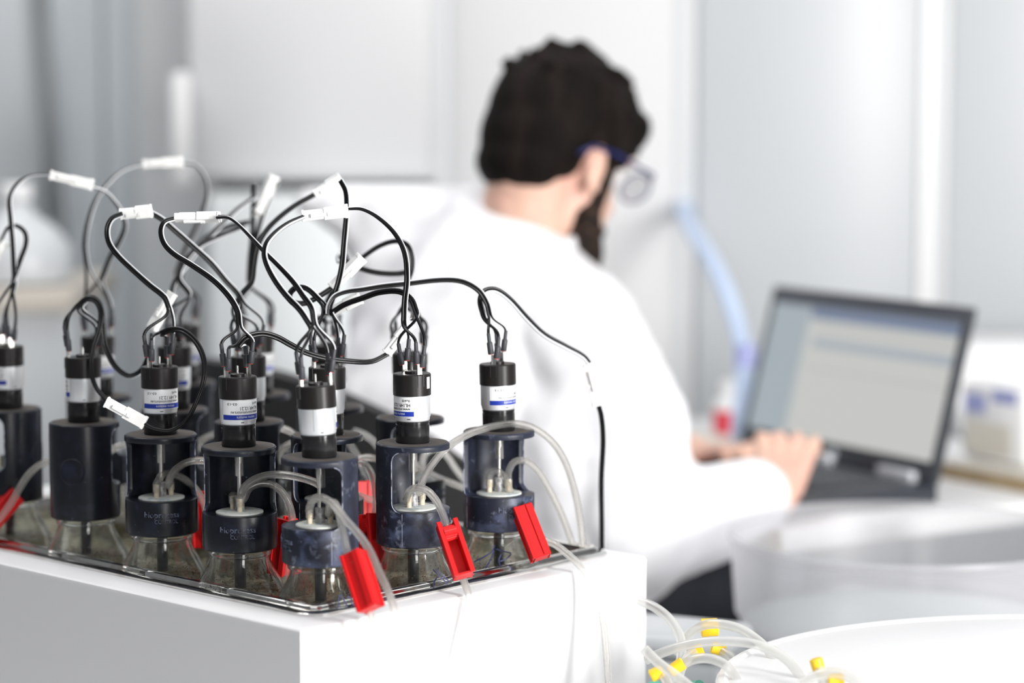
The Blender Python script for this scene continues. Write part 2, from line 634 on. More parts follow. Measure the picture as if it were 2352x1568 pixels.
# ------------------------------------------------------------------ background furniture
def room_furniture():
    # grey wall panels on the far left
    p = empty('wall_panel', (0, 0, 0))
    tag(p, 'tall pale blue-grey wall panel in the far left background', 'panel')
    a = pt(-80, 1500, 4.4)
    b = pt(108, -300, 4.4)
    new_obj('panel_sheet', box_mesh(a.x - 0.5, pt(100, 0, 4.4).x, 4.42, 4.5, 0.0, 2.6, 0.004), M['panel_grey'], p)
    new_obj('panel_sheet', box_mesh(pt(112, 0, 4.4).x, pt(235, 0, 4.4).x, 4.42, 4.5, 0.0, 2.6, 0.004), M['wall_grey'], p)
    new_obj('panel_sheet', box_mesh(pt(240, 0, 4.4).x, pt(330, 0, 4.4).x, 4.42, 4.5, 0.0, 2.6, 0.004), M['wall_grey'], p)
    o = new_obj('wall_cable', tube_mesh(catmull([pt(85, -60, 4.35), pt(95, 60, 4.35), pt(112, 250, 4.35), pt(130, 450, 4.35),
                                                  pt(150, 640, 4.35), pt(165, 900, 4.35), pt(168, 1300, 4.35)], 5), 0.011, 8), M['panel_dark'])
    tag(o, 'dark cable hanging down the pale grey wall at far left', 'cable')
    # dark upright recess beside the white cabinet
    o = new_obj('cabinet_side', box_mesh(pt(305, 0, 4.2).x, pt(500, 0, 4.2).x, 4.25, 4.52, 0.0, 2.6, 0.006), M['cabinet_grey'])
    tag(o, 'narrow grey locker standing left of the white wall cabinet', 'locker')
    # white wall cabinet with a bright handle strip, grey base cabinet underneath
    c = empty('wall_cabinet', pt(700, 440, 4.0))
    tag(c, 'large white wall cabinet with an upright handle on its left edge', 'cabinet')
    inv = Matrix.Translation(-c.location)

    def addc(name, me, mat):
        me.transform(inv)
        return new_obj(name, me, mat, c)
    a, b = pt(418, 420, 3.9), pt(1000, 0, 3.9)
    addc('cabinet_body', box_mesh(a.x, b.x, 3.95, 4.5, a.z, 2.3, 0.012), M['cabinet_white'])
    addc('cabinet_door', box_mesh(a.x + 0.012, b.x - 0.012, 3.925, 3.948, a.z + 0.012, 2.28, 0.006), M['cabinet_white'])
    h0, h1 = pt(392, 430, 3.85), pt(436, 165, 3.85)
    addc('handle', box_mesh(h0.x, h1.x, 3.86, 3.92, h0.z, h1.z, 0.012), M['plastic_white'])
    bc = new_obj('base_cabinet', box_mesh(pt(505, 0, 4.0).x, pt(1005, 0, 4.0).x, 3.86, 4.5, 0.0, pt(0, 432, 3.86).z - 0.01, 0.006), M['base_grey'])
    tag(bc, 'grey base cabinet below the white wall cabinet', 'cabinet')
    # white pillar behind the head
    col = new_obj('white_column', box_mesh(pt(1030, 0, 4.0).x, pt(1556, 0, 4.0).x, 4.0, 4.5, 0.0, 2.9, 0.01), M['column_white'])
    tag(col, 'broad white column straight behind the man\'s head', 'column')
    for xa, xb, dd, lab, mt in ((1000, 1030, 3.97, 'narrow grey strip added to lighten the gap left of the white column', 'cabinet_grey'),
                                (1556, 1598, 4.0, 'narrow pale strip added to lighten the gap right of the white column', 'cabinet_grey'),
                                (2144, 2172, 3.987, 'narrow strip added to lighten the gap between the two tall cabinets', 'cabinet_grey')):
        o = new_obj('gap_lightening_strip', box_mesh(pt(xa, 0, dd).x - 0.002, pt(xb, 0, dd).x + 0.002, dd, dd + 0.03, 0.0, 2.7, 0.001), M[mt])  # strips added to close and lighten the dark gaps
        tag(o, lab, 'panel')
    # pale refrigerators at the right
    for nm, xa, xb, yd, lab, mt in (('tall_cabinet', 1596, 2146, 3.98, 'tall pale grey cabinet behind the laptop, next to the white column', 'cabinet_pale'),
                                    ('tall_cabinet', 2170, 2700, 3.98, 'tall pale grey cabinet at the right edge of the picture', 'cabinet_pale')):
        t = empty(nm, (pt((xa + xb) / 2, 0, yd).x, yd, 0))
        tag(t, lab, 'cabinet')
        x0, x1 = pt(xa, 0, yd).x - t.location.x, pt(xb, 0, yd).x - t.location.x
        new_obj('cabinet_body', box_mesh(x0, x1, 0.03, 0.5, 0, 2.7, 0.01), M[mt], t)
        new_obj('cabinet_door', box_mesh(x0 + 0.004, x1 - 0.004, 0.0, 0.028, 0.05, 2.68, 0.008), M[mt], t)
        if xa < 2000:
            s0, s1 = pt(2108, 0, yd).x - t.location.x, pt(2142, 0, yd).x - t.location.x
            new_obj('edge_highlight', box_mesh(s0, s1, -0.012, 0.0, 0.05, 2.68, 0.004), M['plastic_white'], t)  # white strip stands in for a bright highlight down the door
    # white low cover shape behind the laptop (curved light casing)
    hs = tube_mesh(catmull([pt(1572, 470, 4.03), pt(1572, 486, 3.95), pt(1592, 532, 3.82), pt(1635, 600, 3.68), pt(1668, 670, 3.6), pt(1692, 740, 3.55),
                            pt(1706, 810, 3.5), pt(1708, 880, 3.45), pt(1702, 960, 3.4), pt(1700, 1010, 3.4)], 6), 0.0135, 12)
    o = new_obj('blue_hose', hs, M['hose_blue'])
    tag(o, 'light blue hose curving down behind the laptop screen', 'hose')
    hm = tube_mesh(catmull([pt(1712, 790, 3.38), pt(1714, 815, 3.38), pt(1712, 845, 3.38)], 4), 0.0145, 12)
    new_obj('hose_joint', hm, M['label_violet'], o)
    # far left white jug on a tan shelf
    j = empty('white_jug', pt(40, 650, 3.6))
    tag(j, 'blurred white round jug behind the leftmost motor', 'jug')
    new_obj('jug_body', lathe([(0.055, 0), (0.08, 0.004), (0.084, 0.02), (0.082, 0.055), (0.06, 0.085), (0.03, 0.105), (0.02, 0.12), (0.021, 0.13)], 28), M['cabinet_pale'], j)
    new_obj('jug_cap', lathe([(0.024, 0.128), (0.025, 0.13), (0.025, 0.148), (0.022, 0.15)], 20), M['plastic_white'], j)
    s = pt(40, 650, 3.6)
    st = empty('side_bench', (s.x, s.y, 0))
    tag(st, 'pale bench with tan edge at the left behind the bottles', 'bench')
    new_obj('bench_top', box_mesh(-1.0, 0.10, -0.12, 0.3, s.z - 0.035, s.z - 0.001, 0.004), M['tan'], st)
    new_obj('bench_body', box_mesh(-0.98, 0.09, -0.10, 0.29, 0.0, s.z - 0.035, 0.004), M['cabinet_pale'], st)


room_furniture()

# ------------------------------------------------------------------ the water bath
ZR = ZC - 0.381          # underside of the black bottle caps
ZB = ZR - 0.036          # painted top of the bath
ZT = 0.60                # table top
nearC = ptz(690, 1448, ZB)
rightC = ptz(1484, 1275, ZB)
leftP = ptz(0, 1303, ZB)
uR = (rightC - nearC).normalized()
uL = Vector((-uR.y, uR.x, 0))
WID, LEN = (rightC - nearC).length, 0.74
rimN = ptz(719, 1417, ZB)
rimR = ptz(1400, 1272, ZB)
rimL = ptz(0, 1283, ZB)
vR = (rimR - rimN).normalized()
vL = Vector((-vR.y, vR.x, 0))
RW = (rimR - rimN).length
RL = 0.63


def bath():
    t = empty('water_bath', (nearC.x, nearC.y, ZT))
    tag(t, 'white painted metal water bath holding the stirred bottles', 'water bath')
    t.rotation_euler = (0, 0, math.atan2(uR.y, uR.x))
    mw = t.matrix_basis.copy()
    inv = mw.inverted()
    H = ZB - ZT

    def loc(p):
        q = inv @ Vector((p.x, p.y, 0))
        return (q.x, q.y)
    # opening of the basin in local coords
    def rim_quad(off):
        c0 = rimN + vR * off + vL * off
        c1 = rimN + vR * (RW - off) + vL * off
        c2 = rimN + vR * (RW - off) + vL * (RL - off)
        c3 = rimN + vR * off + vL * (RL - off)
        return [c0, c1, c2, c3]

    def rounded(quad, r, n=5):
        out = []
        for i in range(4):
            p, a, b = quad[i], quad[i - 1], quad[(i + 1) % 4]
            da, db = (a - p).normalized(), (b - p).normalized()
            c = p + da * r + db * r
            for k in range(n + 1):
                s = k / n * math.pi / 2
                out.append(c - db * r * math.cos(s) - da * r * math.sin(s))
        return out
    # casing: outer walls + top flange with a hole
    outer = [(0, 0), (WID, 0), (WID, LEN), (0, LEN)]
    bmsh = bmesh.new()
    hole = [loc(p) for p in rounded(rim_quad(0.004), 0.012)]
    bev = 0.004
    rings = []
    def ring_rect(ins, z):
        return [bmsh.verts.new((x + (ins if x == 0 else -ins), y + (ins if y == 0 else -ins), z)) for x, y in outer]
    r0 = ring_rect(0, 0.0)
    r1 = ring_rect(0, H - bev)
    r2 = ring_rect(bev * 0.3, H - bev * 0.3)
    r3 = ring_rect(bev, H)
    for a, b in ((r0, r1), (r1, r2), (r2, r3)):
        for i in range(4):
            j = (i + 1) % 4
            bmsh.faces.new((a[i], a[j], b[j], b[i]))
    bmsh.faces.new(list(reversed(r0)))
    hv = [bmsh.verts.new((x, y, H)) for x, y in hole]
    edges = []
    for loop in (r3, hv):
        for i in range(len(loop)):
            a, b = loop[i], loop[(i + 1) % len(loop)]
            edges.append(bmsh.edges.get((a, b)) or bmsh.edges.new((a, b)))
    bmesh.ops.triangle_fill(bmsh, use_beauty=True, edges=edges)
    bmesh.ops.recalc_face_normals(bmsh, faces=list(bmsh.faces))
    me = bpy.data.meshes.new('casing')
    bmsh.to_mesh(me)
    bmsh.free()
    new_obj('casing', me, M['white_paint'], t, angle=25)
    # steel rim: rolled lip swept round the opening, then basin walls and floor
    prof = [(-0.004, -0.0005), (-0.0045, 0.002), (-0.002, 0.0035), (0.001, 0.0038), (0.0035, 0.0040), (0.0045, 0.0062), (0.0065, 0.0075), (0.010, 0.0077), (0.0125, 0.0065),
            (0.0135, 0.004), (0.014, -0.012)]
    vs, fs = [], []
    nper = None
    for off, dz in prof:
        q = rounded(rim_quad(off), max(0.004, 0.016 - off), 6)
        nper = len(q)
        vs += [(*loc(p), H + dz) for p in q]
    for i in range(len(prof) - 1):
        for k in range(nper):
            k2 = (k + 1) % nper
            fs.append((i * nper + k, i * nper + k2, (i + 1) * nper + k2, (i + 1) * nper + k))
    rim = new_obj('steel_rim', mesh_from(vs, fs), M['rim_steel'], t, angle=50)
    q = [loc(p) for p in rounded(rim_quad(0.0142), 0.006, 4)]
    n = len(q)
    vs = [(x, y, H - 0.012) for x, y in q] + [(x, y, H - 0.15) for x, y in q]
    fs = [(i, (i + 1) % n, n + (i + 1) % n, n + i) for i in range(n)] + [tuple(range(n, 2 * n))]
    new_obj('basin', mesh_from(vs, fs), M['basin_steel'], t)
    q2 = [loc(p) for p in rounded(rim_quad(0.0144), 0.006, 4)]
    n = len(q2)
    new_obj('bath_water', mesh_from([(x, y, H - 0.016) for x, y in q2], [tuple(range(n))]), M['bath_water'], t)
    # chips in the paint
    for i, (x, y) in enumerate(((48, 1429), (482, 1555), (524, 1468), (170, 1520))):
        ch = mesh_from([(0, -0.0003, 0), (0.0012, -0.0003, 0.0006), (0.001, -0.0003, 0.0028), (0.0002, -0.0003, 0.0022)], [(0, 1, 2, 3)])
        # place on left face (plane through nearC along uL)
        d = pt(x, y, 1.0) - Vector((0, 0, ZC))
        nrm = Vector((uR.x, uR.y, 0))
        k = (nearC - Vector((0, 0, ZC))).dot(nrm) / d.dot(nrm)
        p = Vector((0, 0, ZC)) + d * k
        lp = inv @ p
        o = new_obj('paint_chip', ch, M['plastic_white'], t, smooth=False)
        o.location = lp
        o.rotation_euler = (0, 0, -math.pi / 2)
    return t


bath()

# table under the bath
tb = empty('bench', (0, 2.05, 0))
tag(tb, 'white lab bench carrying the water bath and the tubs', 'bench')
new_obj('bench_top', box_mesh(-1.1, 1.2, -0.62, 0.56, ZT - 0.035, ZT - 0.0005, 0.004), M['table_white'], tb)
for x in (-1.05, 1.15):
    for y in (-0.56, 0.50):
        new_obj('leg', box_mesh(x - 0.025, x + 0.025, y - 0.025, y + 0.025, 0, ZT - 0.035, 0.002), M['panel_grey'], tb)

# ------------------------------------------------------------------ stirred bottles
CR, CH = 0.032, 0.088       # cap/holder radius and height


def build_holder_mesh():
    outer = lathe([(CR - 0.001, 0), (CR, 0.001), (CR, CH - 0.0012), (CR - 0.0012, CH)], 72)
    inner = lathe([(0.0275, 0.0305), (0.0275, CH - 0.0052)], 72)
    # side profile of the cut: (u along opening, z), rounded inner corners, extruded sideways
    u0, z0, z1, r = -0.010, 0.0305, CH - 0.0052, 0.009
    prof = [(0.05, z0)]
    for k in range(7):
        a = math.pi / 2 * k / 6
        prof.append((u0 + r - r * math.sin(a), z0 + r - r * math.cos(a)))
    for k in range(7):
        a = math.pi / 2 * k / 6
        prof.append((u0 + r - r * math.cos(a), z1 - r + r * math.sin(a)))
    prof.append((0.05, z1))
    n = len(prof)
    vs = [(-0.06, -u, z) for u, z in prof] + [(0.06, -u, z) for u, z in prof]
    fs = [tuple(range(n)), tuple(reversed(range(n, 2 * n)))]
    for i in range(n):
        j = (i + 1) % n
        fs.append((j, i, n + i, n + j))
    cut = mesh_from(vs, fs)
    bm = bmesh.new()
    bm.from_mesh(cut)
    bmesh.ops.recalc_face_normals(bm, faces=list(bm.faces))
    bm.to_mesh(cut)
    bm.free()
    objs = [new_obj('tmp', m, None, smooth=False) for m in (outer, inner, cut)]
    for o in objs[1:]:
        md = objs[0].modifiers.new('b', 'BOOLEAN')
        md.operation = 'DIFFERENCE'
        md.object = o
        md.solver = 'EXACT'
    bv = objs[0].modifiers.new('bev', 'BEVEL')
    bv.width = 0.0007
    bv.segments = 2
    bv.limit_method = 'ANGLE'
    bv.angle_limit = R_(40)
    me = eval_mesh(objs[0])
    for o in objs:
        bpy.data.objects.remove(o)
    return me


HOLDER = build_holder_mesh()
HOLDER_S = HOLDER.copy()
HOLDER.materials.clear()
HOLDER.materials.append(M['holder'])
HOLDER_S.materials.clear()
HOLDER_S.materials.append(M['holder_scuffed'])


def emboss():
    a = text_mesh('bioprocess', 0.0305, 0.0068, 0.0010)
    b = text_mesh('CONTROL', 0.0205, 0.0036, 0.0009)
    for v in a.vertices:
        v.co.y += 0.0195
    for v in b.vertices:
        v.co.x += 0.004
        v.co.y += 0.0142
    me = join_meshes([a, b])
    return bend(me, CR, -0.0002)


EMBOSS = emboss()


def worn_glint(sx):
    """thin pale line painting highlight and wear along one side edge of the holder's opening"""
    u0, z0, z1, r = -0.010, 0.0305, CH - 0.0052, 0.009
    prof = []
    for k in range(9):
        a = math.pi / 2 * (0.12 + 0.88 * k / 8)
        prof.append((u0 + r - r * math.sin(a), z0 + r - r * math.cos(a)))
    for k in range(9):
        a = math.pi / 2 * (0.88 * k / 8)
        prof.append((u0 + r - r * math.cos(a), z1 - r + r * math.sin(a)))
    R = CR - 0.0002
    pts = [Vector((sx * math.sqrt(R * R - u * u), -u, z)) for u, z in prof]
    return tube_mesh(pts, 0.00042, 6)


WORN_GLINT = [worn_glint(-1), worn_glint(1)]  # pale strips paint the bright highlight onto the worn opening edges
SEAM = box_mesh(CR - 0.0006, CR + 0.00018, -0.00022, 0.00022, 0.002, 0.030)


def ring_mark():
    vs, fs = [], []
    n = 40
    for k in range(n):
        a = 2 * math.pi * k / n
        for r, h in ((0.0112, 0), (0.0118, 0.0004), (0.0124, 0)):
            vs.append((r * math.cos(a), r * math.sin(a), h))
    for k in range(n):
        k2 = (k + 1) % n
        for s in range(2):
            fs.append((k * 3 + s, k2 * 3 + s, k2 * 3 + s + 1, k * 3 + s + 1))
    me = mesh_from(vs, fs)
    for v in me.vertices:
        v.co.y += 0.046
    bend(me, CR, 0.0)
    me.transform(Matrix.Rotation(math.pi, 4, 'Z'))
    return me


RINGMARK = ring_mark()
STOPPER = lathe([(0.0195, 0.029), (0.0205, 0.0305), (0.0203, 0.0315), (0.018, 0.0322), (0.004, 0.0324)], 36)
def shell(outer, inner, seg=56):
    """closed glass wall: outer profile up, over the lip, inner profile down"""
    prof = outer + list(reversed(inner))
    me = lathe(prof, seg, cap=False)
    n = len(prof)
    bm = bmesh.new()
    bm.from_mesh(me)
    bm.verts.ensure_lookup_table()
    bm.faces.new([bm.verts[k] for k in reversed(range(seg))])
    bm.faces.new([bm.verts[(n - 1) * seg + k] for k in range(seg)])
    bmesh.ops.recalc_face_normals(bm, faces=list(bm.faces))
    bm.to_mesh(me)
    bm.free()
    return me


BOTTLE = shell([(0.0435, -0.165), (0.0435, -0.062), (0.0430, -0.052), (0.0412, -0.043), (0.0375, -0.033), (0.0325, -0.0235), (0.0285, -0.0165),
                (0.0262, -0.0115), (0.0252, -0.0075), (0.0252, -0.0062), (0.0272, -0.0052), (0.0276, -0.0035), (0.0274, -0.0018), (0.0262, 0.0005)],
               [(0.0411, -0.16), (0.0411, -0.062), (0.0405, -0.052), (0.0388, -0.0435), (0.0352, -0.0335), (0.0305, -0.0245), (0.0265, -0.0172),
                (0.0242, -0.0115), (0.0234, -0.0062), (0.0234, 0.0005)])
SLUDGE = lathe([(0.0405, -0.16), (0.0405, -0.062), (0.0398, -0.052), (0.0380, -0.0435), (0.0356, -0.0365), (0.02, -0.0358), (0.005, -0.0356)], 40)
# crust left on the inside wall above the sludge
def crust_mesh():
    vs, fs = [], []
    rnd = random.Random(5)
    for _ in range(520):
        a = rnd.uniform(0, 2 * math.pi)
        z = -0.0365 + abs(rnd.gauss(0, 0.0065))
        if z > -0.014:
            continue
        # radius of inner wall by interpolation
        pr = [(-0.052, 0.0405), (-0.0435, 0.0388), (-0.0335, 0.0352), (-0.0245, 0.0305), (-0.0172, 0.0265)]
        r = pr[-1][1]
        for (za, ra), (zb, rb) in zip(pr[:-1], pr[1:]):
            if za <= z <= zb:
                r = ra + (rb - ra) * (z - za) / (zb - za)
        r -= 0.0006
        s = rnd.uniform(0.00025, 0.0009)
        c = Vector((r * math.cos(a), r * math.sin(a), z))
        t = Vector((-math.sin(a), math.cos(a), 0))
        u = Vector((0, 0, 1))
        o = Vector((math.cos(a), math.sin(a), 0)) * s * 0.6
        i = len(vs)
        vs += [c - t * s, c - u * s * 0.7, c + t * s, c + u * s * 0.8, c - o]
        fs += [(i, i + 1, i + 4), (i + 1, i + 2, i + 4), (i + 2, i + 3, i + 4), (i + 3, i, i + 4)]
    return mesh_from(vs, fs)


CRUST = crust_mesh()
ROD = lathe([(0.0049, -0.14), (0.0049, 0.002)], 16)
# motor, local origin on the plate top
MH_G, MH_S, MH_C = 0.0190, 0.0415, 0.0600
GEAR = lathe([(0.0143, 0.0), (0.0146, 0.0006), (0.0146, 0.0158), (0.0142, 0.0161), (0.0142, 0.0168), (0.0146, 0.0171), (0.0146, MH_G - 0.0004), (0.014, MH_G)], 48)
BODY = lathe([(0.0140, MH_G), (0.0149, MH_G + 0.0008), (0.0151, MH_G + 0.0028), (0.0157, MH_G + 0.0040), (0.0157, MH_S)], 48)
CAP = lathe([(0.0158, MH_S - 0.0004), (0.0164, MH_S), (0.0164, MH_C - 0.0009), (0.0157, MH_C), (0.0062, MH_C), (0.0062, MH_C + 0.0017), (0.0055, MH_C + 0.0022), (0.0022, MH_C + 0.0022)], 48)
PIN = lathe([(0.00095, MH_C + 0.002), (0.00095, MH_C + 0.0085), (0.0007, MH_C + 0.009)], 10)
DUST = lathe([(0.0158, 0.0), (0.0225, 0.0001), (0.029, 0.0), (0.0295, -0.0001)], 40, cap=False)
BLADE = join_meshes([box_mesh(-0.0021, 0.0021, -0.0004, 0.0004, -0.0035, 0.0095),
                     box_mesh(-0.0021, -0.0013, -0.0010, 0.0010, 0.0005, 0.0090),
                     box_mesh(0.0013, 0.0021, -0.0010, 0.0010, 0.0005, 0.0090)])
SLIT = box_mesh(-0.0003, 0.0003, -0.0003, 0.0003, -0.0105, -0.0005)
COUP = lathe([(0.0035, -0.021), (0.0038, -0.0205), (0.0038, -0.0005)], 20, cap=False)
SHAFT_TOP = lathe([(0.0026, -0.010), (0.0026, 0.0)], 14)
SHAFT = lathe([(0.0020, -0.056), (0.0020, -0.010)], 14)
BUSH = lathe([(0.0043, 0.031), (0.0043, 0.0445), (0.0037, 0.0452), (0.002, 0.0452)], 20)
PIPE = lathe([(0.0024, 0.031), (0.0024, 0.043), (0.0021, 0.0435)], 14)

# motor label
LW_, LH_ = 0.038, 0.0167


def flip(me, dx, dy):
    for v in me.vertices:
        v.co.x += dx
        v.co.y += dy
    for v in me.vertices:
        v.co.x, v.co.y = -v.co.x, -v.co.y
    return me


def lab_piece(me, lift):
    """label-plane mesh (upright, centred) -> upside down on the motor, left edge at azimuth 0"""
    flip(me, 0, 0)
    for v in me.vertices:
        v.co.x += LW_ / 2
        v.co.y += MH_G + 0.0048 + LH_ / 2
    bend(me, 0.0157, lift)
    me.update()
    return me


def text_at(s, xl, xr, y0, y1):
    me = text_mesh(s, (xr - xl), y1 - y0)
    for v in me.vertices:
        v.co.x += (xl + xr) / 2
        v.co.y += (y0 + y1) / 2
    return me


L0 = LH_ / 2
LABEL = lab_piece(grid_patch(-LW_ / 2, LW_ / 2, -LH_ / 2, LH_ / 2, 24), 0.00012)
BAND = lab_piece(grid_patch(-LW_ / 2, LW_ / 2, L0 - 0.0045, L0 - 0.0003, 24), 0.0002)
BANDTXT = lab_piece(text_at('micro motors', -0.0110, 0.0060, L0 - 0.0034, L0 - 0.0012), 0.00027)
TXT = lab_piece(join_meshes([text_at('www.micromotors.eu', -0.0160, 0.0110, L0 - 0.0076, L0 - 0.0053),
                             text_at('HL149.12.21', -0.0160, 0.0030, L0 - 0.0114, L0 - 0.0084),
                             text_at('RoHS', -0.0155, -0.0085, L0 - 0.0149, L0 - 0.0128),
                             text_at('03-13', 0.0055, 0.0140, L0 - 0.0148, L0 - 0.0127)]), 0.00022)
NOTCH = box_mesh(-0.0014, 0.0014, -0.01515, -0.0148, MH_G + 0.0022, MH_G + 0.0033)
BSEAM = box_mesh(-0.0001, 0.0001, -0.01575, -0.0152, MH_G + 0.004, MH_S)
STICK = bend(grid_patch(-0.0022, 0.0022, MH_C - 0.0125, MH_C - 0.0025, 6), 0.0164, 0.00015)

REACT = {}
ring_obs = {'A1': (736, 1305), 'A2': (551.5, 1272), 'A3': (372.5, 1235), 'A4': (197, 1198), 'A5': (22, 1157), 'B1': (949, 1261), 'C1': (1146, 1224)}
plate_obs = {'B2': (751, 997), 'B3': (572, 966), 'B4': (401, 938), 'B5': (226, 908), 'C2': (942, 957), 'C3': (758, 932), 'C4': (592, 902), 'C5': (424, 876)}
# opening azimuth (deg, + to the right of the line of sight), label left-edge azimuth, terminal azimuth, scuffed
spec = {
    'A1': (-73, 72, -62, True), 'A2': (-3, -52, -45, False), 'A3': (0, -60, -40, False), 'A4': (158, 170, -75, False), 'A5': (-115, -140, 20, False),
    'B1': (73, -134, 28, True), 'B2': (40, 110, -60, False), 'B3': (165, 120, -50, False), 'B4': (150, -88, 40, False), 'B5': (140, -40, -80, False),
    'C1': (27, -28, -14, True), 'C2': (75, 60, 70, False), 'C3': (60, -15, -30, False), 'C4': (100, -35, 75, False), 'C5': (170, -60, 60, False)}
labels = {
    'A1': 'stirred bottle nearest the box corner, its motor leaning slightly and open side turned left',
    'A2': 'stirred bottle left of the corner one, open front showing its shaft and raised lettering',
    'A3': 'third stirred bottle along the front-left edge, open front, wire loop crossing its motor',
    'A4': 'stirred bottle with closed round back of its holder facing us, fourth along front-left edge',
    'A5': 'leftmost stirred bottle, cut by the left picture edge',
    'B1': 'middle stirred bottle along the right edge, holder open to the right',
    'C1': 'rightmost stirred bottle, standing alone at the far right corner of the bath',
    'B2': 'stirred bottle hidden directly behind the corner bottle, middle row',
    'B3': 'stirred bottle right behind the second front-left bottle, middle row',
    'B4': 'stirred bottle right behind the third front-left bottle, middle row',
    'B5': 'leftmost stirred bottle of the middle row, behind the closed-back holder',
    'C2': 'back-row stirred bottle just behind the middle one on the right edge',
    'C3': 'back-row stirred bottle behind the corner bottle, seen between two motors',
    'C4': 'back-row stirred bottle whose motor shows right of the second front-left one',
    'C5': 'farthest back-row stirred bottle at the left end of the back row'}


def make_reactor(k):
    if k in ring_obs:
        x, y = ring_obs[k]
        pf = ptz(x, y, ZR)
        n = Vector((pf.x, pf.y, 0)).normalized()
        c = Vector((pf.x, pf.y, ZR)) + n * CR
    else:
        x, y = plate_obs[k]
        p = ptz(x, y, ZR + CH)
        c = Vector((p.x, p.y, ZR))
    phi = math.atan2(c.x, c.y)
    op, lab, term, scuff = spec[k]
    root = empty('stirred_bottle', c, 0)
    tag(root, labels[k], 'bottle', 'stirred bottles in the water bath')

    def part(name, me, mat=None, parent=root, az=None, loc=None):
        o = bpy.data.objects.new(name, me)
        COL.objects.link(o)
        if mat is not None and len(me.materials) == 0:
            me.materials.append(mat)
        o.parent = parent
        if az is not None:
            o.rotation_euler = (0, 0, R_(az))
        if loc is not None:
            o.location = loc
        return o
    b = math.degrees(-phi)
    part('glass_bottle', BOTTLE, M['bottle_glass'])
    part('sludge', SLUDGE, M['sludge'])
    o = part('sludge_crust', CRUST, M['crust'], az=random.uniform(0, 360))
    o['kind'] = 'stuff'
    part('stirrer_rod', ROD, M['gearbox_black'])
    h = part('holder', HOLDER_S if scuff else HOLDER, None, az=op + b)
    part('raised_lettering', EMBOSS, M['letter_edge'], h)
    for s in (0, 180):
        part('mould_seam', SEAM, M['seam'], h, az=s)
    for me in WORN_GLINT:
        part('worn_glint', me, M['seam'], h)
    part('ring_mark', RINGMARK, M['holder'], h)
    part('stopper', STOPPER, M['stopper'], az=op + b)
    part('bushing', BUSH, M['steel_worn'])
    pipes = []
    for s in (-1, 1):
        az = R_({'A1': 0, 'A2': -70, 'A3': 42, 'B1': 48, 'C1': 0}.get(k, op) + b)
        # pipes stand left and right of the bushing, slightly to the open side
        v = Vector((s * 0.0086, -0.003, 0))
        v.rotate(Matrix.Rotation(az, 3, 'Z'))
        part('gas_pipe', PIPE, M['pipe_crust'], loc=v)
        pipes.append(c + v + Vector((0, 0, 0.041)))
    lean = {'A1': -2.6, 'C1': -1.2, 'B2': 0.6, 'B5': 0.5}.get(k, random.uniform(-0.5, 0.5))
    m = part('motor_body', BODY, M['silver'])
    m.location = (0, 0, CH)
    m.rotation_euler = (0, R_(lean), 0)
    part('gearbox', GEAR, M['gearbox_black'], m)
    part('end_cap', CAP, M['motor_black'], m)
    part('axle_pin', PIN, M['steel'], m)
    part('dust_ring', DUST, M['dust'], loc=(0, 0, CH + 0.0002))
    part('clear_coupling', COUP, M['clear_sleeve'], m, loc=(0, 0, -0.0052))
    part('motor_shaft', SHAFT_TOP, M['brass'] if k in ('A2', 'A3', 'C1') else M['steel'], m, loc=(0, 0, -0.0052))
    part('drive_shaft', SHAFT, M['steel'], loc=(0, 0, CH))
    la = lab + b
    part('label', LABEL, M['label_paper'], m, az=la)
    part('label_band', BAND, M['print_blue'], m, az=la)
    part('label_band_print', BANDTXT, M['print_white'], m, az=la)
    part('label_print', TXT, M['print_black'], m, az=la)
    part('notch', NOTCH, M['print_black'], m, az=b + {'A1': 14, 'A2': 14, 'A3': 5, 'A4': 2, 'B1': -12}.get(k, 30))
    part('body_seam', BSEAM, M['print_black'], m, az=b + {'A1': -12}.get(k, 150))
    if k == 'B1':
        part('white_sticker', STICK, M['label_paper'], m, az=b + 58)
    terms = []
    mw = Matrix.Translation(c + Vector((0, 0, CH))) @ Matrix.Rotation(R_(lean), 4, 'Y')
    for s in (0, 180):
        a = R_(term + b + s)
        dirv = Vector((math.sin(a), -math.cos(a), 0))
        o = part('terminal', BLADE, M['steel'], m)
        o.location = dirv * 0.0135 + Vector((0, 0, MH_C - 0.0005))
        o.rotation_euler = (0, 0, a)
        tv = Vector((math.cos(a), math.sin(a), 0))
        for q in (-1, 1):
            o = part('slot', SLIT, M['print_black'], m)
            o.location = dirv * 0.01625 + tv * q * 0.0026 + Vector((0, 0, MH_C))
            o.rotation_euler = (0, 0, a)
        terms.append((mw @ (dirv * 0.0135 + Vector((0, 0, MH_C + 0.0062))), tv))
    REACT[k] = dict(c=c, pipes=pipes, terms=terms, used=0, d=depth_of(c + Vector((0, 0, CH + 0.06))))
    return root


for me in (BOTTLE, SLUDGE, ROD, GEAR, BODY, CAP, PIN, DUST, COUP, SHAFT, SHAFT_TOP, BUSH, PIPE, STOPPER, HOLDER, HOLDER_S, RINGMARK, LABEL, BAND, CRUST):
    me.polygons.foreach_set('use_smooth', [True] * len(me.polygons))
    me.set_sharp_from_angle(angle=R_(32))
for k in ('A1', 'A2', 'A3', 'A4', 'A5', 'B1', 'B2', 'B3', 'B4', 'B5', 'C1', 'C2', 'C3', 'C4', 'C5'):
    make_reactor(k)

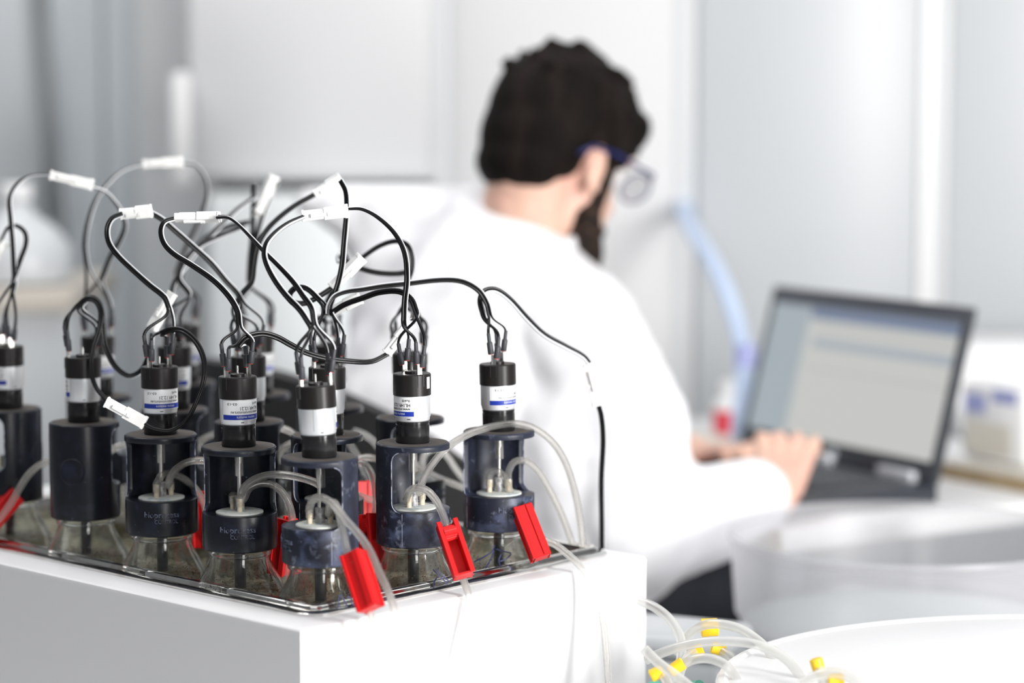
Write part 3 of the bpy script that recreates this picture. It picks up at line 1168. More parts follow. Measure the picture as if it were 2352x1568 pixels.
# ------------------------------------------------------------------ motor cables
SLEEVE = lathe([(0.0024, 0.0), (0.0027, 0.0006), (0.0027, 0.0100), (0.0024, 0.0106), (0.0018, 0.0110), (0.0017, 0.0185), (0.0013, 0.0190)], 14)
RINGS = lathe([(0.0021, -0.0004), (0.0023, -0.0003), (0.0023, 0.0004)], 12)
SLEEVE.materials.append(M['sleeve'])
RINGS.materials.append(M['red_insulator'])
for me in (SLEEVE, RINGS):
    me.polygons.foreach_set('use_smooth', [True] * len(me.polygons))
    me.set_sharp_from_angle(angle=R_(40))


def connector_mesh(L):
    """white two-pole plug and socket housing along +z, about 9 x 6 mm"""
    h = L / 2
    lst = [(-0.0042, 0.0042, -0.003, 0.003, -h, h * 0.1),
           (-0.0051, 0.0051, -0.0036, 0.0036, -h * 0.05, h * 0.92),
           (-0.0058, 0.0058, -0.0030, 0.0030, h * 0.84, h),
           (-0.0050, 0.0050, -0.0025, 0.0025, -h, -h * 0.9),
           (-0.0016, 0.0016, 0.0026, 0.0050, -h * 0.62, h * 0.2),
           (-0.0016, 0.0016, 0.0036, 0.0056, h * 0.1, h * 0.32),
           (-0.0026, -0.0014, -0.0041, -0.003, -h * 0.8, -h * 0.1),
           (0.0014, 0.0026, -0.0041, -0.003, -h * 0.8, -h * 0.1),
           (-0.0030, 0.0030, -0.0042, -0.0034, 0.0, h * 0.6)]
    parts = [box_mesh(*b, 0.0004, 1) for b in lst]
    return join_meshes(parts)


WR = 0.00142


def sleeve_for(root, key, slot):
    """two crimp sleeves (one per pole) for the next free place on a motor; returns wire starts"""
    r = REACT[key]
    if slot is None:
        slot = r['used'] % 2
        r['used'] += 1
    out = []
    for t, (p, tv) in enumerate(r['terms']):
        off = tv * (0.0026 if slot else -0.0024) + Vector((0, 0, 0.0 if slot else 0.0035))
        outward = Vector((p.x - r['c'].x, p.y - r['c'].y, 0)).normalized()
        tilt = (Vector((0, 0, 1)) + outward * random.uniform(0.0, 0.16) + tv * (0.12 if slot else -0.12)).normalized()
        a = p + off
        s = bpy.data.objects.new('crimp_sleeve', SLEEVE)
        COL.objects.link(s)
        s.parent = root
        s.rotation_mode = 'QUATERNION'
        s.rotation_quaternion = align_z(a, a + tilt)
        s.location = a
        g = bpy.data.objects.new('sleeve_lining', RINGS)
        COL.objects.link(g)
        g.parent = s
        out.append((a + tilt * 0.017, tilt))
    return out


def cable(label, segs, group='motor cables', conn=None, roll=0.0):
    """segs: two halves, each dict(key=motor or None, pts=[(px,py[,d])...], d=(d0,d1)); conn=((x,y),(x,y),d)"""
    root = empty('motor_cable')
    tag(root, label, 'cable', group)
    rootloc = None
    for si, sg in enumerate(segs):
        key = sg.get('key')
        starts = sleeve_for(root, key, sg.get('slot')) if key else None
        d0, d1 = sg['d']
        P = sg['pts']
        L = [0.0]
        for a, b in zip(P[:-1], P[1:]):
            L.append(L[-1] + math.hypot(b[0] - a[0], b[1] - a[1]))
        mid = []
        for q, l in zip(P, L):
            t = l / max(1e-6, L[-1])
            bow = sg.get('bow', 0.0) * math.sin(math.pi * t)
            mid.append(pt(q[0], q[1], d0 + (d1 - d0) * t + bow))
        mid = catmull(mid, 5)
        n = len(mid)
        for wv in (0, 1):
            pts = []
            for i, p in enumerate(mid):
                a = mid[max(0, i - 1)]
                b = mid[min(n - 1, i + 1)]
                tg = (b - a).normalized()
                view = (p - cam.location).normalized()
                side = tg.cross(view)
                side = side.normalized() if side.length > 1e-6 else Vector((1, 0, 0))
                up = side.cross(tg)
                ang = roll + sg.get('twist', 0.9) * i / n * 2
                o = (side * math.cos(ang) + up * math.sin(ang)) * WR * 0.97
                pts.append(p + (o if wv == 0 else -o))
            if starts:
                s, tl = starts[wv]
                m0 = pts[0]
                ln = (m0 - s).length
                e0 = tl * ln * 1.1
                e1 = (pts[2] - pts[0]).normalized() * ln * 1.1
                path = [s - tl * 0.003]
                for q in range(12):
                    t = q / 12
                    t2, t3 = t * t, t * t * t
                    path.append((2 * t3 - 3 * t2 + 1) * s + (t3 - 2 * t2 + t) * e0 + (-2 * t3 + 3 * t2) * m0 + (t3 - t2) * e1)
                path += pts
            else:
                path = pts
            me = tube_mesh(path, WR, 8)
            new_obj('wire', me, M['wire_black'] if wv == 0 else M['wire_striped'], root, angle=60)
    if conn:
        (x0, y0), (x1, y1), dc = conn[:3]
        tw = conn[3] if len(conn) > 3 else 0.0
        dc0, dc1 = dc if isinstance(dc, tuple) else (dc, dc)
        a, b = pt(x0, y0, dc0), pt(x1, y1, dc1)
        o = new_obj('connector_housing', connector_mesh((b - a).length), M['nylon'], root, angle=30)
        # broad side towards the lens, then twisted
        z = (b - a).normalized()
        v = ((a + b) / 2 - cam.location).normalized()
        x = z.cross(v).normalized()
        y = z.cross(x).normalized()
        rm = Matrix((x, y, z)).transposed().to_4x4()
        o.matrix_basis = Matrix.Translation((a + b) / 2) @ rm @ Matrix.Rotation(tw, 4, 'Z')
    return root


D = {k: v['d'] for k, v in REACT.items()}
cable('cable arching from the leftmost motor over the upper-left white plug',
      [dict(key='A5', d=(D['A5'], D['A5'] + .02), pts=[(34, 640), (30, 560), (25, 500), (23, 455), (38, 425), (70, 403), (118, 401)]),
       dict(key='B5', d=(D['B5'], D['A5'] + .03), pts=[(236, 634), (254, 590), (279, 545), (288, 515), (280, 488), (262, 460), (240, 438), (212, 428)])],
      conn=((115, 402), (214, 425), D['A5'] + .02))
cable('cable looping over the highest white plug, upper left, between two rear motors',
      [dict(key='B5', d=(D['B5'], D['B5'] + .05), pts=[(199, 600), (195, 560), (203, 510), (220, 460), (246, 423), (282, 392), (330, 377)]),
       dict(key='C5', d=(D['C5'], D['C5'] - .02), pts=[(408, 622), (425, 575), (452, 520), (472, 468), (477, 435), (470, 405), (450, 380), (418, 373)])],
      conn=((328, 377), (420, 371), D['B5'] + .05))
cable('short cable loop at the left picture edge with a plug cut by the frame',
      [dict(key='A5', d=(D['A5'], D['A5'] + .03), pts=[(36, 628), (48, 595), (60, 560), (58, 535), (40, 519), (20, 522), (8, 540), (0, 560)])],
      conn=((14, 555), (-34, 628), D['A5'] + .03))
cable('cable with the white plug right of the upper-left arch, running diagonally to the middle row',
      [dict(key='A3', d=(D['A3'], D['A3'] + .02), pts=[(388, 705), (378, 682), (345, 655), (300, 615), (268, 583), (250, 555), (247, 525), (258, 502), (282, 491)], twist=.3),
       dict(key='B3', d=(D['B3'], D['A3'] + .05), pts=[(555, 690), (545, 672), (520, 645), (485, 603), (440, 562), (400, 527), (372, 503), (348, 489)], twist=.2)],
      conn=((275, 492), (350, 484), D['A3'] + .03, .5))
cable('cable with slim horizontal white plug joining the two front motors beside the corner',
      [dict(key='A2', d=(D['A2'], D['A2'] + .03), pts=[(550, 745), (546, 715), (526, 680), (490, 643), (440, 608), (400, 583), (378, 560), (370, 532), (378, 510), (405, 501)], twist=.5),
       dict(key='A1', d=(D['A1'], D['A2'] + .02), pts=[(722, 740), (716, 707), (696, 678), (675, 648), (646, 616), (604, 574), (575, 543), (545, 513), (524, 499), (500, 498)], twist=1.0)],
      conn=((401, 500), (508, 498), D['A2'] + .03, 1.2))
cable('cable with wide white plug in the upper middle, joining corner motor and the right-edge motor',
      [dict(key='A1', d=(D['A1'], D['A1'] + .05), pts=[(712, 745), (690, 712), (655, 675), (625, 632), (608, 590), (612, 560), (632, 535), (662, 513), (698, 497)], twist=.6),
       dict(key='B1', d=(D['B1'], D['B1'] - .0), pts=[(928, 735), (930, 690), (935, 640), (930, 582), (908, 537), (870, 500), (832, 480), (798, 479)], twist=.8)],
      conn=((693, 496), (800, 484), D['B1'] - .01, .2))
cable('cable with the uppermost middle plug, dropping behind the corner motor',
      [dict(key='B3', d=(D['B3'], D['B3'] + .02), pts=[(541, 701), (556, 675), (578, 648), (584, 610), (590, 576), (602, 545), (627, 513), (675, 474), (728, 444)], twist=.3),
       dict(key='B2', d=(D['B2'], D['B2'] + .02), pts=[(760, 700), (776, 655), (786, 610), (790, 565), (795, 510), (797, 470), (794, 438), (782, 414)], twist=.4)],
      conn=((722, 446), (784, 410), D['B3'] + .02, .4))
cable('cable with the upright tilted white plug at top centre-left, down to a back motor',
      [dict(key='C4', d=(D['C4'], D['C4'] - .02), pts=[(577, 645), (583, 596), (590, 546), (605, 490), (625, 441), (638, 416)], twist=.3),
       dict(d=(D['B4'] - .01, D['C4'] - .02), pts=[(392, 690), (400, 650), (430, 606), (470, 556), (520, 505), (548, 479), (588, 451)], twist=.5)],
      conn=((592, 488), (630, 404), D['C4'] - .02, .5))
cable('cable rising straight up beside the tilted upright plug from a back motor',
      [dict(key='C4', d=(D['C4'], D['C4'] - .01), pts=[(572, 640), (574, 600), (580, 540), (582, 480), (583, 420)], twist=.1),
       dict(key='C5', d=(D['C5'], D['C4'] - .01), pts=[(416, 640), (430, 600), (470, 550), (520, 522), (572, 510)], twist=.2)],
      conn=((590, 500), (606, 470), D['C4'] - .01))
cable('cable sagging under the slanted plug left of centre, to the closed-back bottle motor',
      [dict(key='A4', d=(D['A4'], D['A4'] - .01), pts=[(190, 697), (208, 683), (224, 692), (232, 712), (236, 740), (241, 790), (262, 838), (295, 863), (325, 850), (344, 808), (350, 765)], twist=.4)],
      conn=((397, 672), (348, 757), D['A3'] + .05, .7))
cable('cable loop with the lowest white plug, crossing in front of the third front-left motor',
      [dict(key='A4', d=(D['A4'], D['A4'] - .03), pts=[(180, 702), (200, 686), (221, 692), (232, 718), (228, 755), (214, 800), (209, 850), (221, 890), (247, 922)], twist=.6),
       dict(key='A3', d=(D['A3'], D['A3'] - .03), pts=[(372, 765), (392, 757), (420, 760), (450, 785), (468, 825), (468, 872), (450, 925), (425, 968), (392, 988), (355, 984), (328, 970)], twist=.9, bow=-.015)],
      conn=((243, 922), (334, 972), D['A3'] - .03, .25))
cable('cable running low from the second front-left motor to a plug behind the right-edge motor',
      [dict(key='A2', d=(D['A2'], D['B1'] + .05), pts=[(548, 792), (565, 775), (601, 766), (635, 774), (667, 791), (702, 809), (748, 822), (800, 829), (853, 830), (892, 812)], twist=.5),
       dict(key='C2', d=(D['C2'], D['B1'] + .06), pts=[(940, 690), (950, 715), (948, 735)], twist=.2)],
      conn=((888, 812), (944, 740), D['B1'] + .05, .2))
cable('cable with slanted white plug above the rear motors, hooked over toward the right',
      [dict(key='C2', d=(D['C2'], D['C2']), pts=[(932, 690), (936, 650), (946, 620), (947, 590), (936, 562), (908, 553), (870, 565), (830, 592)], twist=.4),
       dict(key='B2', d=(D['B2'], D['B2'] + .02), pts=[(736, 690), (705, 662), (680, 660), (665, 676), (670, 692), (695, 697), (725, 685), (764, 660)], twist=.4)],
      conn=((762, 661), (832, 590), D['B2'] + .02, .6))
cable('cable arching from the right-edge motor left to a plug behind the corner motor',
      [dict(key='B1', d=(D['B1'], D['B1'] + .05), pts=[(956, 715), (945, 688), (917, 669), (871, 671), (836, 683), (790, 700), (757, 722)], twist=.4),
       dict(key='C3', d=(D['C3'], D['C3'] - .02), pts=[(752, 742), (742, 735), (750, 725)])],
      conn=((757, 718), (829, 682), D['B1'] + .06, .3))
cable('cable sweeping right across to the rightmost motor',
      [dict(key='C1', d=(D['C1'], D['B1'] + .04), pts=[(1125, 722), (1118, 695), (1098, 665), (1060, 645), (1010, 642), (938, 650), (880, 656), (830, 664), (795, 669), (768, 680), (754, 702), (752, 722)], twist=.6)],
      )
cable('cable from the rightmost motor to a white plug hanging behind the bath corner',
      [dict(key='C1', d=(D['C1'], D['C1'] + .06), pts=[(1110, 722), (1103, 690), (1112, 669), (1138, 665), (1170, 686), (1210, 730), (1250, 768), (1300, 796), (1340, 818), (1358, 840)], twist=.4),
       dict(d=(D['C1'] + .16, D['C1'] + .07), pts=[(1384, 1330), (1383, 1200), (1382, 1100), (1386, 1010), (1382, 955), (1374, 925)], twist=.2)],
      conn=((1350, 834), (1376, 932), D['C1'] + .06, .1))
cable('short cable stub crossing level behind the right-edge motor\'s loop',
      [dict(d=(D['C2'], D['C2'] + .01), pts=[(786, 585), (800, 603), (832, 618), (870, 627), (910, 629), (942, 624)], twist=.2),
       dict(key='C3', d=(D['C3'], D['C2']), pts=[(745, 705), (768, 660), (790, 625), (796, 600), (788, 582), (778, 590), (780, 604)], twist=.3)])
cable('loose cable pair between two rear motors left of centre',
      [dict(key='B4', d=(D['B4'], D['B4'] + .02), pts=[(432, 668), (412, 640), (420, 610), (452, 570), (500, 545), (560, 522)], twist=.4)])

# ------------------------------------------------------------------ clear tubing and red pinch clamps
TR = 0.0033


def tubing(label, start, pts, d, group='clear gas tubes', r=TR):
    """start: (motor, pipe index) or None; pts pixel path; d=(d0,d1)"""
    P = []
    if start:
        k, i = start
        p0 = REACT[k]['pipes'][i]
        P = [p0 - Vector((0, 0, 0.004)), p0 + Vector((0, 0, 0.003))]
    L = [0.0]
    for a, b in zip(pts[:-1], pts[1:]):
        L.append(L[-1] + math.hypot(b[0] - a[0], b[1] - a[1]))
    for q, l in zip(pts, L):
        t = l / max(1e-6, L[-1])
        P.append(pt(q[0], q[1], d[0] + (d[1] - d[0]) * t if len(q) < 3 else q[2]))
    path = catmull(P, 7)
    root = empty('gas_tube')
    tag(root, label, 'tube', group)
    a, b = tube_mesh(path, r, 16, cap=False), tube_mesh(path, r * 0.58, 16, cap=False)
    b.flip_normals()
    me = join_meshes([a, b])
    new_obj('tube_wall', me, M['silicone'], root, angle=80)
    return root


def dR(k):
    return depth_of(REACT[k]['c'] + Vector((0, 0, 0.04)))


q1, q2, q3, q5 = dR('A1'), dR('A2'), dR('A3'), dR('A5')
b1, c1 = dR('B1'), dR('C1')
tubing('clear tube from corner bottle\'s left pipe hanging over the bath rim', ('A1', 0) , [(710, 1172, q1 - .012), (716, 1152, q1 - .022), (731, 1142, q1 - .034), (748, 1146, q1 - .042), (765, 1158, q1 - .047), (779, 1173, q1 - .050), (793, 1192, q1 - .052), (812, 1213, q1 - .055), (831, 1236, q1 - .058), (850, 1266, q1 - .061), (869, 1308, q1 - .065), (889, 1352, q1 - .069), (906, 1400, q1 - .074), (918, 1470, q1 - .080), (920, 1600, q1 - .082)], (q1, q1 - .075))
tubing('clear tube from corner bottle\'s right pipe into the big red clamp at the rim', ('A1', 1), [(755, 1180, q1 - .010), (757, 1162, q1 - .020), (766, 1153, q1 - .032), (776, 1168, q1 - .041), (783, 1196, q1 - .046), (790, 1228, q1 - .050), (797, 1262, q1 - .056), (812, 1310, q1 - .062), (838, 1372, q1 - .070), (854, 1420, q1 - .080), (862, 1480, q1 - .086), (850, 1600, q1 - .088)], (q1, q1 - .085))
tubing('clear tube arching from the second front-left bottle toward the corner motor shaft', ('A2', 1), [(551, 1145), (562, 1118), (586, 1100), (622, 1090), (668, 1092), (715, 1104), (745, 1120)], (q2 - .005, q1 + .03))
tubing('clear tube bending down between second and corner bottle into a dark red clamp', ('A2', 0), [(557, 1148), (572, 1122), (598, 1110), (628, 1114), (654, 1138), (668, 1172), (672, 1205), (666, 1250), (658, 1310), (645, 1345), (634, 1372)], (q2, q2 + .03))
tubing('clear tube from the third front-left bottle curving right behind the second', ('A3', 1), [(386, 1112), (397, 1085), (422, 1065), (450, 1057), (478, 1060), (505, 1075)], (q3 - .018, q3 + .015))
tubing('dim clear tube inside the third front-left holder dropping to its right', ('A3', 0), [(361, 1108), (372, 1091), (392, 1088), (420, 1098), (448, 1122), (468, 1155), (478, 1200), (480, 1260)], (q3 - .008, q3 + .055))
tubing('clear tube left of the closed-back bottle leading into the red clamp at left edge', None, [(130, 1056), (113, 1060), (88, 1070), (62, 1094), (42, 1126), (30, 1148), (8, 1180), (-20, 1215)], (dR('A4') + .03, q5 - .06))
tubing('clear tube from middle right-edge bottle bending into the ridged red clamp', ('B1', 0), [(933, 1146, b1 - .012), (941, 1128, b1 - .020), (957, 1120, b1 - .028), (980, 1126, b1 - .035), (1000, 1147, b1 - .039), (1016, 1178, b1 - .042), (1027, 1210, b1 - .046), (1045, 1270), (1062, 1325), (1076, 1365), (1086, 1430), (1096, 1600)], (b1, b1 - .085))
tubing('long clear tube arching from the middle right-edge bottle past the rightmost one', ('B1', 1), [(964, 1130), (971, 1104), (990, 1070), (1028, 1027), (1080, 995), (1140, 977), (1190, 973), (1232, 986), (1270, 1016), (1298, 1060), (1318, 1120), (1330, 1180), (1338, 1245), (1342, 1330)], (b1 - .01, c1 + .09))
tubing('clear tube from rightmost bottle\'s left pipe through the right-hand red clamp', ('C1', 0), [(1123, 1095), (1132, 1083), (1147, 1084), (1161, 1101), (1172, 1130), (1185, 1165), (1215, 1205), (1248, 1238), (1275, 1250), (1303, 1272), (1335, 1302), (1362, 1345), (1385, 1420), (1400, 1600)], (c1, c1 - .05))
tubing('clear tube from rightmost bottle\'s right pipe dropping behind the bath rim', ('C1', 1), [(1168, 1085), (1180, 1062), (1203, 1057), (1232, 1077), (1260, 1120), (1285, 1170), (1303, 1215), (1315, 1250), (1330, 1300)], (c1, c1 + .10))
tubing('clear tube between corner and right-edge bottles curving down beside a red clamp', ('B2', 1), [(800, 1075), (830, 1062), (852, 1085), (862, 1130), (862, 1180), (852, 1230), (846, 1290)], (dR('B2'), dR('B2') + .02))
tubing('clear tube crossing level behind the corner bottle\'s holder', None, [(790, 1125), (830, 1140), (870, 1153), (905, 1162)], (dR('B2') + .02, dR('B2') + .05))
tubing('rear clear tube rising behind the corner motor to the back row', None, [(640, 980), (665, 990), (690, 1010), (720, 1040), (735, 1085), (740, 1150)], (dR('B3') + .03, dR('B2') + .05))
tubing('rear clear tube forming a peak between corner motor and right-edge bottle', None, [(775, 1060), (780, 1030), (793, 1010), (808, 1025), (830, 1065), (855, 1110), (875, 1160)], (dR('C3') - .03, dR('C3') - .02))
tubing('rear clear tube sloping from back-row motor down to the right-edge holder', None, [(815, 990), (840, 1000), (862, 1018), (882, 1050), (895, 1100)], (dR('C3') + .03, dR('C2') - .03))
tubing('clear tube passing behind the right-edge bottle toward the rightmost holder', None, [(945, 1060), (975, 1080), (1010, 1098), (1045, 1112), (1085, 1128)], (dR('C2') - .03, dR('C2') + .01))
tubing('faint clear tube behind the long arch between the two right-edge bottles', None, [(970, 1090), (975, 1045), (1000, 1030), (1025, 1045), (1048, 1078), (1075, 1110)], (dR('C2') + .03, dR('C2') + .06))
tubing('short rear tube arc between third and second front-left bottles', None, [(455, 1030), (462, 1012), (490, 998), (520, 1000), (545, 1020)], (dR('B4') + .02, dR('B3')))
tubing('short rear tube showing between closed-back and third front-left bottles', None, [(235, 1060), (258, 1032), (290, 1020), (330, 1025), (350, 1045)], (dR('A4') + .06, dR('A4') + .08))
tubing('rear tube arc right of the second front-left holder', None, [(640, 1060), (650, 1030), (675, 1016), (705, 1022), (725, 1050)], (dR('B3') - .01, dR('B2')))
tubing('rear tube arc between corner bottle and right-edge holder, upper one', None, [(805, 1085), (815, 1060), (840, 1050), (870, 1056), (895, 1075)], (dR('C2') - .05, dR('C2') - .04))

CL, CW, CTH = 0.050, 0.0165, 0.011


def clamp_meshes():
    h, w2 = CL / 2, CW / 2
    chan = join_meshes([box_mesh(-w2, w2, 0.0, 0.0022, -h, h, 0.0006, 1),
                        box_mesh(-w2, -w2 + 0.0022, -CTH, 0.0015, -h, h, 0.0005, 1),
                        box_mesh(w2 - 0.0022, w2, -CTH, 0.0015, -h, h, 0.0005, 1),
                        box_mesh(-w2 - 0.0012, -w2 + 0.003, -CTH - 0.001, -CTH + 0.0015, -h, h, 0.0004, 1),
                        box_mesh(w2 - 0.003, w2 + 0.0012, -CTH - 0.001, -CTH + 0.0015, -h, h, 0.0004, 1),
                        box_mesh(-w2, w2, -CTH, 0.001, -h, -h + 0.0018, 0.0004, 1)])
    # ridged thumb wheel
    vs, fs = [], []
    n = 40
    hw = w2 - 0.0028
    for s in (-1, 1):
        for k in range(n):
            a = 2 * math.pi * k / n
            r = 0.0062 + (0.00035 if k % 2 else -0.0002)
            vs.append((s * hw, r * math.cos(a), r * math.sin(a)))
    for k in range(n):
        k2 = (k + 1) % n
        fs.append((k, k2, n + k2, n + k))
    fs.append(tuple(reversed(range(n))))
    fs.append(tuple(range(n, 2 * n)))
    wheel = mesh_from(vs, fs)
    # back face: flat plate with a step and raised edge
    back = join_meshes([box_mesh(-w2 + 0.001, -w2 + 0.0066, 0.0018, 0.0034, -h + 0.001, h - 0.001, 0.0004, 1),
                        box_mesh(w2 - 0.0018, w2 + 0.0010, -0.002, 0.0036, -h, h, 0.0004, 1)])
    return chan, wheel, back


CHAN, WHEEL, CBACK = clamp_meshes()
for me in (CHAN, WHEEL, CBACK):
    me.materials.append(M['clamp_red'])


def clamp(label, a, b, d, front, yaw=0.0):
    """red roller clamp from pixel a (top end) to pixel b; front=True shows the open channel"""
    da, db = d if isinstance(d, tuple) else (d, d)
    pa, pb = pt(*a, da), pt(*b, db)
    root = empty('roller_clamp', (pa + pb) / 2)
    tag(root, label, 'clamp', 'red roller clamps')
    z = (pa - pb).normalized()
    v = ((pa + pb) / 2 - cam.location).normalized()
    y = (v - z * v.dot(z)).normalized()
    x = y.cross(z).normalized()
    rm = Matrix((x, y, z)).transposed().to_4x4()
    rot = rm @ Matrix.Rotation(yaw + (0 if front else math.pi), 4, 'Z')
    root.rotation_euler = rot.to_euler()
    new_obj('channel', CHAN, None, root, angle=30)
    o = new_obj('thumb_wheel', WHEEL, None, root, angle=20)
    o.location = (0, -CTH + 0.0045, CL / 2 - 0.0105)
    new_obj('back_plate', CBACK, None, root, angle=30)
    return root


def dpl(k, off):
    return dR(k) + off


clamp('big red clamp at the near corner of the bath, back plate toward us', (805, 1268), (846, 1396), (q1 - .066, q1 - .086), False, -.45)
clamp('red clamp with ridged wheel showing, hanging at middle of right rim', (1021, 1203), (1064, 1330), (b1 - .04, b1 - .06), True, .25)
clamp('right-hand red clamp with flat smooth back beside the rightmost bottle', (1200, 1160), (1246, 1278), (c1 - .03, c1 - .045), False, .25)
clamp('red clamp cut by the left picture edge', (38, 1140), (-30, 1216), (q5 - .03, q5 - .06), False, .2)
clamp('dark red clamp half hidden left of the corner bottle', (668, 1196), (654, 1316), (q2 + .025, q2 + .03), False, 1.0)
clamp('lower red clamp standing between corner bottle and right-edge bottle', (856, 1188), (864, 1300), (dR('B2') - .02, dR('B2') - .025), True, -.9)
clamp('upper dark red clamp between corner bottle and right-edge holder', (838, 1112), (838, 1222), (dR('C2') - .05, dR('C2') - .05), False, .4)
clamp('sliver of red clamp right of the third front-left bottle', (474, 1146), (478, 1240), (dR('A3') + .055, dR('A3') + .06), False, 1.2)

# handwritten marker strokes on two bottles (short ink strips following the glass)
def ink(key, strokes):
    vs, fs = [], []
    c = REACT[key]['c']
    pr = [(-0.052, 0.0430), (-0.043, 0.0412), (-0.033, 0.0375), (-0.0235, 0.0325), (-0.0165, 0.0285), (-0.0115, 0.0262)]
    b = -math.atan2(c.x, c.y)

    def on(a, z):
        z += 0.011
        r = pr[-1][1]
        for (za, ra), (zb, rb) in zip(pr[:-1], pr[1:]):
            if za <= z <= zb:
                r = ra + (rb - ra) * (z - za) / (zb - za)
        r += 0.0004
        a = R_(a) + b
        return Vector((r * math.sin(a), -r * math.cos(a), z))
    for s in strokes:
        pts = catmull([on(a, z) for a, z in s], 4)
        i0 = len(vs)
        for i, p in enumerate(pts):
            t = (pts[min(i + 1, len(pts) - 1)] - pts[max(0, i - 1)]).normalized()
            nrm = Vector((p.x, p.y, 0)).normalized()
            sd = t.cross(nrm).normalized() * 0.0006
            vs += [p - sd, p + sd]
        for i in range(len(pts) - 1):
            fs.append((i0 + 2 * i, i0 + 2 * i + 1, i0 + 2 * i + 3, i0 + 2 * i + 2))
    root = next(o for o in bpy.data.objects if o.get('label') == labels[key])
    o = new_obj('marker_writing', mesh_from(vs, fs), M['marker_ink'], root, smooth=False)


ink('C1', [[(-40, -.038), (-25, -.033), (-12, -.028), (-8, -.023)], [(-22, -.046), (-14, -.036), (-9, -.028)], [(-5, -.026), (8, -.028), (20, -.030), (12, -.034), (2, -.036)], [(4, -.030), (0, -.036), (6, -.043), (14, -.040), (20, -.046)]])
ink('B1', [[(38, -.036), (30, -.040), (25, -.046)], [(34, -.030), (42, -.036), (52, -.043)], [(40, -.030), (48, -.036), (58, -.042)]])
ink('A1', [[(28, -.034), (24, -.040), (22, -.047)], [(30, -.034), (34, -.040), (36, -.047)], [(40, -.036), (46, -.038), (44, -.042), (52, -.044)]])


# ------------------------------------------------------------------ laptop and desk
HA = Vector((0.21 * 3.0 / 2.8, 0, 0))
hingeR = pt(2145, 1115, 3.0)
zdeck = hingeR.z
hingeL = ptz(1695, 1020, zdeck)
hv = (hingeR - hingeL)
HW = hv.length
hx = hv.normalized()
fwd = Vector((-hx.y, hx.x, 0)).normalized()      # away from the man
if fwd.y < 0:
    fwd = -fwd
hc = (hingeL + hingeR) / 2
ZD = zdeck - 0.024                                # desk top


